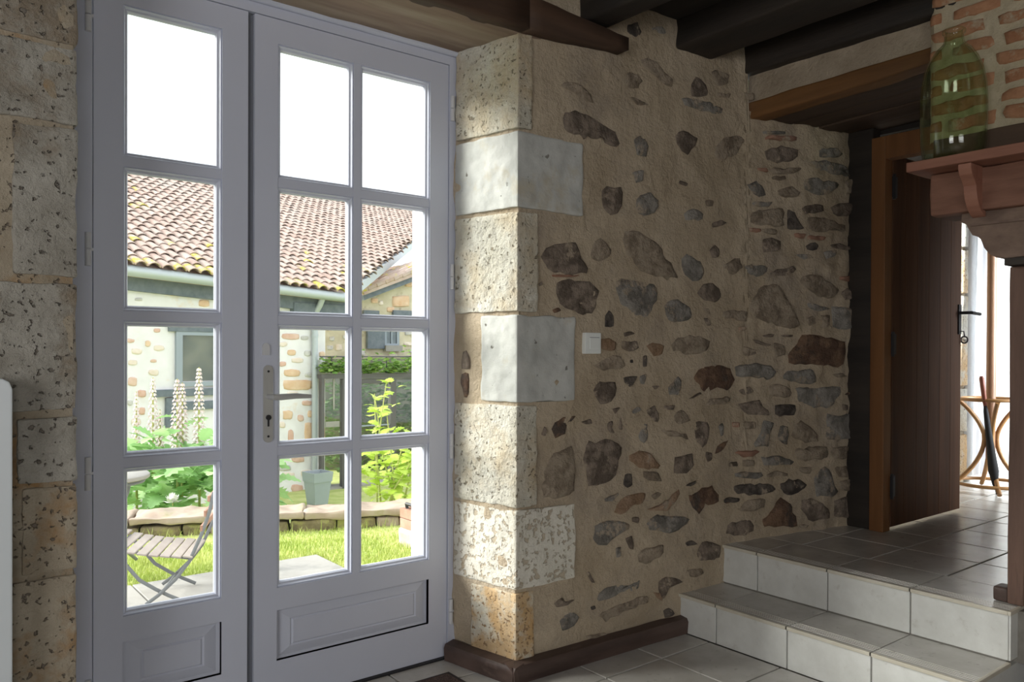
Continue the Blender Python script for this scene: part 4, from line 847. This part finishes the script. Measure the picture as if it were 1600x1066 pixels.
for k in range(11):
    c = a.lerp(b, (k+.3)/11)+vn*.15
    mm = MB(); mm.tube([c+V(0,-.26,0)-vd*.16, c+V(0,-.24,0)+vd*.16+vn*.02], [.07,.08], 8)
    for row in range(3): mm.tube([c+V(0,.0+row*.32,.0)-vd*.17, c+V(0,.0+row*.32,0)+vd*.17+vn*.02], [.10,.11], 8)
    mm.build('verge_tile', ROOFY if k % 3 == 0 else ROOF, gb, smooth=40)
# ------------------------------------------------------------------ glazed veranda with ivy
YV = far(575,590,13.4).y
vr = empty('veranda', og(575,790,YV), 'anthracite glazed veranda below the gable with ivy along its roof', 'veranda')
gbox('top_beam', 500, 582, 700, 592, YV, -.06, .10, GREYFR, vr)
for r in ((533,592,546,800),(608,592,617,770)): gbox('post', *r, YV, -.05, .06, GREYFR, vr)
gbox('post', 500, 592, 505, 800, YV, -.05, .06, GREYFR, vr)
gbox('rail', 546, 592, 608, 600, YV, -.03, .05, GREYFR, vr); gbox('rail', 546, 664, 608, 666, YV, -.03, .03, FRAMEG, vr); gbox('sill_wall', 500, 742, 700, 800, YV, -.04, .30, PAVE, vr)
for r in ((505,592,533,742),(546,600,608,742),(617,592,700,742)): gbox('glass_pane', *r, YV, .0, .008, GLASS, vr)
gbox('paper_notice', 508, 658, 530, 668, YV, -.012, -.004, PAVE, vr); gbox('white_strip', 520, 590, 522.5, 640, YV, -.012, -.004, PAVE, vr)
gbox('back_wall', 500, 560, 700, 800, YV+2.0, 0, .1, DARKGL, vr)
a, b = og(500,557.5,YV), og(700,557.5,YV); mm = MB(); mm.tube([a, b], .012, 6)
for x in (518, 560, 604, 645): c = og(x,557.5,YV); mm.tube([c, V(c.x,c.y,og(x,583,YV).z)], .012, 6)
mm.build('wire_rail', GREYFR, vr)
def leafshape(s, lob=0):
    out = []
    n = 12 if lob else 6
    for i in range(n):
        t = i/(n-1); 
        wv = math.sin(math.pi*min(1, .12+.88*t))**.8*.42*(1-.42*(i % 2) if lob else 1)
        out.append((t, wv))
    vs = [V(0,0,0)]; 
    for t, wv in out: vs.append(V(t*s, wv*s, .10*s*math.sin(math.pi*t)+.10*abs(wv)*s))
    vs.append(V(s*1.02, 0, -.05*s))
    for t, wv in out[::-1]: vs.append(V(t*s, -wv*s, .10*s*math.sin(math.pi*t)+.10*abs(wv)*s))
    k = len(out); fs = []
    mid0 = len(vs)
    for t, wv in out: vs.append(V(t*s, 0, .10*s*math.sin(math.pi*t)))
    for i in range(k-1):
        fs.append((mid0+i, 1+i, 2+i, mid0+i+1)); o = k+2; L = len(out)
        fs.append((mid0+i, mid0+i+1, o+L-2-i, o+L-1-i))
    fs += [(mid0+k-1, k, k+1), (mid0+k-1, k+1, k+2)]
    return vs, fs
def rotm(rnd, tilt=(.2,1.1)):
    return Matrix.Rotation(rnd.uniform(0,6.28),3,'Z') @ Matrix.Rotation(-rnd.uniform(*tilt)+.55,3,'Y') @ Matrix.Rotation(rnd.uniform(-.5,.5),3,'X')
def leaves(rnd, pts, s, mt, name, par=None, lob=0, loc=None, kind='stuff'):
    mb = MB()
    for p in pts:
        vs, fs = leafshape(rnd.uniform(*s), lob); R_ = rotm(rnd); mb.add([p+R_@v for v in vs], fs)
    return mb.build(name, mt, par, loc=loc, kind=kind)
ri = random.Random(21)
pts = []
for _ in range(900):
    x = ri.uniform(500,690); y = 583-abs(ri.gauss(0,1))*11-(10 if 632 < x < 646 and ri.random() < .5 else 0)
    p = og(x, y, YV+ri.uniform(-.15,.35)); pts.append(p)
tag(leaves(ri, pts, (.06,.12), LEAF_I, 'ivy'), 'green ivy trailing along the veranda roof', 'ivy')
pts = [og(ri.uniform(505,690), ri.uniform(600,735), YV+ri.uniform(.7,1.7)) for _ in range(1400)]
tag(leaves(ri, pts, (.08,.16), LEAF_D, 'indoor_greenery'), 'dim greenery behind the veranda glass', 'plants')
# ------------------------------------------------------------------ planter
pc = far(496,788,11.6); pc.z = gz(pc)
zp = far(496,737,11.6).z; ppx = 11.6/F_PX
pr_ = empty('planter', pc, 'tall square grey planter standing below the downpipe', 'planter')
def sq(c, h, z, ang=.15):
    return [V(c.x+h*1.414*math.cos(ang+math.pi/4+math.pi/2*k), c.y+h*1.414*math.sin(ang+math.pi/4+math.pi/2*k), z) for k in range(4)]
mm = MB(); lv = [(.125,pc.z),(.165,zp-.13)]; vs = sq(pc,.105,pc.z)+sq(pc,.142,zp-.13); mm.add(vs, [(0,1,2,3)]+[(k,(k+1)%4,4+(k+1)%4,4+k) for k in range(4)]); mm.build('pot_body', POTM, pr_)
mm = MB(); vs = sq(pc,.150,zp-.14)+sq(pc,.162,zp)+sq(pc,.14,zp)+sq(pc,.132,zp-.14); mm.add(vs, [(4*i+k,4*i+(k+1)%4,4*((i+1)%4)+(k+1)%4,4*((i+1)%4)+k) for i in range(4) for k in range(4)]); mm.build('pot_rim', POTM, pr_)
mm = MB(); mm.add(sq(pc,.134,zp-.05)+sq(pc,.134,zp-.08), [(0,1,2,3),(7,6,5,4)]+[(k,(k+1)%4,4+(k+1)%4,4+k) for k in range(4)]); mm.build('soil', EARTH, pr_)
# ------------------------------------------------------------------ acanthus with tall flower spikes
ra = random.Random(31)
def plant(px, Z, nleaf, R_, h, spikes, label):
    c = far(px, 700, Z); c.z = gz(c)
    root = empty('acanthus_plant', c, label, 'plant', 'flowering acanthus in the garden bed')
    proto = tiles.get('acan')
    for i in range(nleaf):
        q = ra.uniform(0,6.28); rad = R_*math.sqrt(ra.random()); p = c+V(rad*math.cos(q), rad*math.sin(q), h*(.25+.75*ra.random())*(1-.35*(rad/R_)**2))
        s = ra.uniform(.8,1.25)
        if proto is None:
            vs, fs = leafshape(.25, 1); mb = MB(); mb.add(vs, fs); mb.v = [v+c for v in mb.v]; o = mb.build('leaf', LEAF_A, root, loc=c); tiles['acan'] = proto = o
            WL[o.name] = p; o.location = p-c
        else: o = dup(proto, p, root)
        o.scale = (s, s, s); Rm = Matrix.Rotation(q+ra.uniform(-.7,.7),3,'Z') @ Matrix.Rotation(ra.uniform(-.9,.6),3,'Y') @ Matrix.Rotation(ra.uniform(-.5,.5),3,'X'); o.rotation_euler = Rm.to_euler()
    for sx, syt, syb, wd in spikes:
        b = far(sx+ra.uniform(-2,2), 760, Z-.1); b.z = gz(b); t = far(sx, syt, Z-.1); base_ = far(sx, syb, Z-.1)
        sp = MB(); sp.tube([b, base_, t], [.014,.012,.006], 6); S = sp.build('flower_spike', STEM, root)
        L = (t-base_).length; fl_ = MB(); nb_ = int(L/.035)
        for k in range(nb_):
            f = k/nb_; rr2 = wd*(1-.75*f**2.2); z = base_.lerp(t, f)
            for a_ in range(6):
                q = 6.283*a_/6+k*.5; dd = V(math.cos(q), math.sin(q), 0); c0 = z+dd*rr2*.35
                fl_.add([c0, c0+dd*rr2*.6+V(-dd.y,dd.x,0)*.014+UP*.012, c0+dd*rr2*.75+UP*-.004, c0+dd*rr2*.6-V(-dd.y,dd.x,0)*.014+UP*.012, c0+dd*rr2*.3+UP*.03], [(0,1,4),(0,4,3),(1,2,4),(4,2,3)])
        fl_.build('florets', PETAL, S, kind='stuff')
plant(232, 7.9, 60, .40, .95, [(213,612,705,.040),(239,590,700,.055),(250,640,705,.04)], 'acanthus with thin spikes at the left of the garden bed')
plant(300, 7.75, 80, .44, 1.08, [(277,592,705,.065),(285,598,690,.055),(311,574,705,.062)], 'acanthus with two thick pink white spikes before the grey window')
plant(350, 7.6, 56, .44, .95, [], 'leafy acanthus without spikes behind the folding chair back')
plant(262, 7.6, 80, .50, .80, [], 'low broad acanthus leaves above the cap stones')
# white flower
pcn = far(270,786,7.15); fr_ = empty('white_flower', pcn, 'single white ruffled flower above the low garden wall', 'flower')
mm = MB()
for k in range(26):
    q = ra.uniform(0,6.28); e = ra.uniform(.1,1.4); dd = V(math.cos(q)*math.cos(e), math.sin(q)*math.cos(e), math.sin(e)); si = V(-math.sin(q), math.cos(q), 0)
    mm.add([pcn, pcn+dd*.05+si*.03, pcn+dd*.085+UP*.01, pcn+dd*.05-si*.03], [(0,1,2,3)])
mm.build('petals', mat('white petal', (.86,.86,.82), rough=.7), fr_); mm = MB(); mm.tube([pcn, V(pcn.x,pcn.y,gz(pcn))], .006, 6); mm.build('stem', STEM, fr_)
# ------------------------------------------------------------------ lime shrub
rb2 = random.Random(41); sc_ = far(606, 770, 8.0); sc_.z = gz(sc_)
sr = empty('lime_shrub', sc_, 'lime green leafy shrub growing against the right edge of the garden', 'shrub')
br = MB(); lpts = []
for k in range(9):
    top = far(rb2.choice([604,612,622,628,636,640,646,655,585]), rb2.uniform(590,650) if k < 5 else rb2.uniform(660,730), 8.0+rb2.uniform(-.35,.35)); b0 = sc_+V(rb2.uniform(-.12,.12), rb2.uniform(-.12,.12), 0)
    mid_ = b0.lerp(top,.5)+V(rb2.uniform(-.1,.1), rb2.uniform(-.1,.1), 0); br.tube([b0, mid_, top], [.012,.009,.004], 6)
    for i in range(16): t = rb2.uniform(.35,1.02); lpts.append((b0.lerp(mid_, t*2) if t < .5 else mid_.lerp(top, t*2-1))+V(rb2.gauss(0,.06), rb2.gauss(0,.06), rb2.gauss(0,.04)))
br.build('branches', STEM, sr)
for _ in range(110): lpts.append(far(rb2.uniform(566,668), rb2.uniform(706,788), 8.0+rb2.uniform(-.4,.3)))
pl_ = None
for p in lpts[:254]:
    if pl_ is None:
        vs, fs = leafshape(.125, 1); mb = MB(); mb.add([v+p for v in vs], fs); pl_ = o = mb.build('leaf', LEAF_L, sr, loc=p)
    else: o = dup(pl_, p, sr)
    k = rb2.uniform(.7,1.25); o.scale = (k, k, k); o.rotation_euler = rotm(rb2).to_euler()
# ------------------------------------------------------------------ red plank bench on a stone
bx = far(625,793,6.2); st_ = far(622,826,6.2)
MBs = MB(); MBs.box((st_.x, st_.y-.75, gz(st_)-.03), (st_.x+.5, st_.y, far(622,824,6.2).z)); tag(MBs.rough(.03, 4, 4, .03).build('stone_block', GREYST, smooth=True), 'grey weathered stone block under the red wooden trough', 'stone')
tr_ = empty('wooden_trough', bx, 'reddish plank trough with dark handle resting on a grey stone', 'trough')
z0, z1 = far(625,824,6.2).z, bx.z; hz = (z1-z0)/2
for k in range(2):
    mm = MB(); mm.box((bx.x, bx.y-.72, z0+hz*k+.003), (bx.x+.028, bx.y, z0+hz*(k+1)-.003)); mm.rough(.002,5,2,.003).build('side_plank', REDW, tr_)
    mm = MB(); mm.box((bx.x+.36, bx.y-.72, z0+hz*k+.003), (bx.x+.388, bx.y, z0+hz*(k+1)-.003)); mm.build('side_plank', REDW, tr_)
    for yy in (bx.y-.7, bx.y-.03): mm = MB(); mm.box((bx.x+.028, yy, z0+hz*k+.003), (bx.x+.36, yy+.028, z0+hz*(k+1)-.003)); mm.build('end_plank', REDW, tr_)
mm = MB(); mm.box((bx.x+.028, bx.y-.67, z0+.01), (bx.x+.36, bx.y-.03, z1-.02)); mm.build('soil', EARTH, tr_)
mm = MB(); mm.tube([V(bx.x+.03,bx.y-.6,z1), V(bx.x+.02,bx.y-.6,z1+.035), V(bx.x+.02,bx.y-.06,z1+.035), V(bx.x+.03,bx.y-.06,z1)], .013, 8); mm.build('handle', DARKM, tr_)
# ------------------------------------------------------------------ folding chair and round table
def garden_chair():
    g = on(228, 947, z=-.283); a_ = math.radians(-12); Rr = V(AR.x, AR.y, 0).normalized(); Ff = AH
    fx = (-Rr*math.cos(a_)+Ff*math.sin(a_)); fy = V(-fx.y, fx.x, 0)
    if fy.dot(Ff) < 0: fy = -fy
    o = g-fx*.12+fy*.205
    T = lambda x, y, z: V(o.x, o.y, -.283)+fx*x+fy*y+UP*(z*.66+(.16*x if .3 < z < .5 else 0))
    root = empty('folding_chair', T(0,0,0), 'folding garden chair with bleached slats and grey iron legs', 'chair')
    for i in range(8):
        x = .325-.062*i; zc_ = .445-.022*(1-((i-3.5)/3.5)**2)+.012*(i < 1)
        mm = MB(); P = []
        for dzz in (-.008, .008):
            P += [T(x-.026,-.23,zc_+dzz), T(x+.026,-.23,zc_+dzz), T(x+.026,.23,zc_+dzz), T(x-.026,.23,zc_+dzz)]
        mm.hexa(P); mm.rough(0,1,0,.004).build('seat_slat', TEAK, root)
    for y in (-.205, .205):
        mm = MB(); mm.tube([T(-.25,y,.98), T(-.225,y,.80), T(-.175,y,.58), T(-.115,y,.40), T(-.04,y,.22), T(.05,y,.09), T(.12,y,.012)], [(.005,.011)]*7, 8, flat=fy)
        mm.build('back_leg', IRON, root, smooth=40)
    for y in (-.185, .185):
        mm = MB(); mm.tube([T(.31,y,.42), T(.26,y,.35), T(.16,y,.22), T(.07,y,.13), T(-.0,y,.07), T(-.08,y,.012)], [(.005,.011)]*6, 8, flat=fy); mm.build('front_leg', IRON, root, smooth=40)
    for x in (.30, -.11):
        mm = MB(); mm.tube([T(x,-.19,.422), T(x,.19,.422)], .007, 6); mm.build('seat_bar', IRON, root)
    mm = MB(); mm.tube([T(.31,-.165,.415), T(-.12,-.165,.41)], .008, 6); mm.tube([T(.31,.165,.415), T(-.12,.165,.41)], .008, 6); mm.build('seat_rail', IRON, root)
    mm = MB(); mm.tube([T(.04,-.205,.105), T(.04,.205,.105)], .006, 6); mm.build('cross_bar', IRON, root)
    for z in (.66, .79, .92):
        x = -.19-.06*(z-.58)/.40; mm = MB(); P = []
        for dzz in (-.026, .026):
            P += [T(x+.012,-.21,z+dzz), T(x+.027,-.21,z+dzz), T(x+.027,.21,z+dzz), T(x+.012,.21,z+dzz)]
        mm.hexa(P); mm.rough(0,1,0,.003).build('back_slat', REDW, root)
garden_chair()
tcn = far(160, 745, 5.3); tb = empty('garden_table', V(tcn.x,tcn.y,-.285), 'round white garden table at the left of the folding chair', 'table')
mm = MB(); mm.lathe([(0,-.02),(.275,-.02),(.288,-.012),(.288,.008),(.28,.014),(0,.014)], tcn, 40); mm.build('tabletop', PAVE, tb, smooth=40)
mm = MB(); mm.torus(tcn+V(0,0,-.035), (V(1,0,0),V(0,1,0),UP), .25, .012, 32, 6); mm.build('apron_ring', IRON, tb, smooth=40)
for k in range(3):
    q = .6+2.094*k; dd = V(math.cos(q), math.sin(q), 0); b_ = V(tcn.x,tcn.y,-.283)
    mm = MB(); mm.tube([tcn+dd*.245-UP*.04, tcn+dd*.22-UP*.14, tcn+dd*.10-UP*.33, b_+dd*.14+UP*.15, b_+dd*.30+UP*.01], .012, 8); mm.build('leg', IRON, tb, smooth=40)
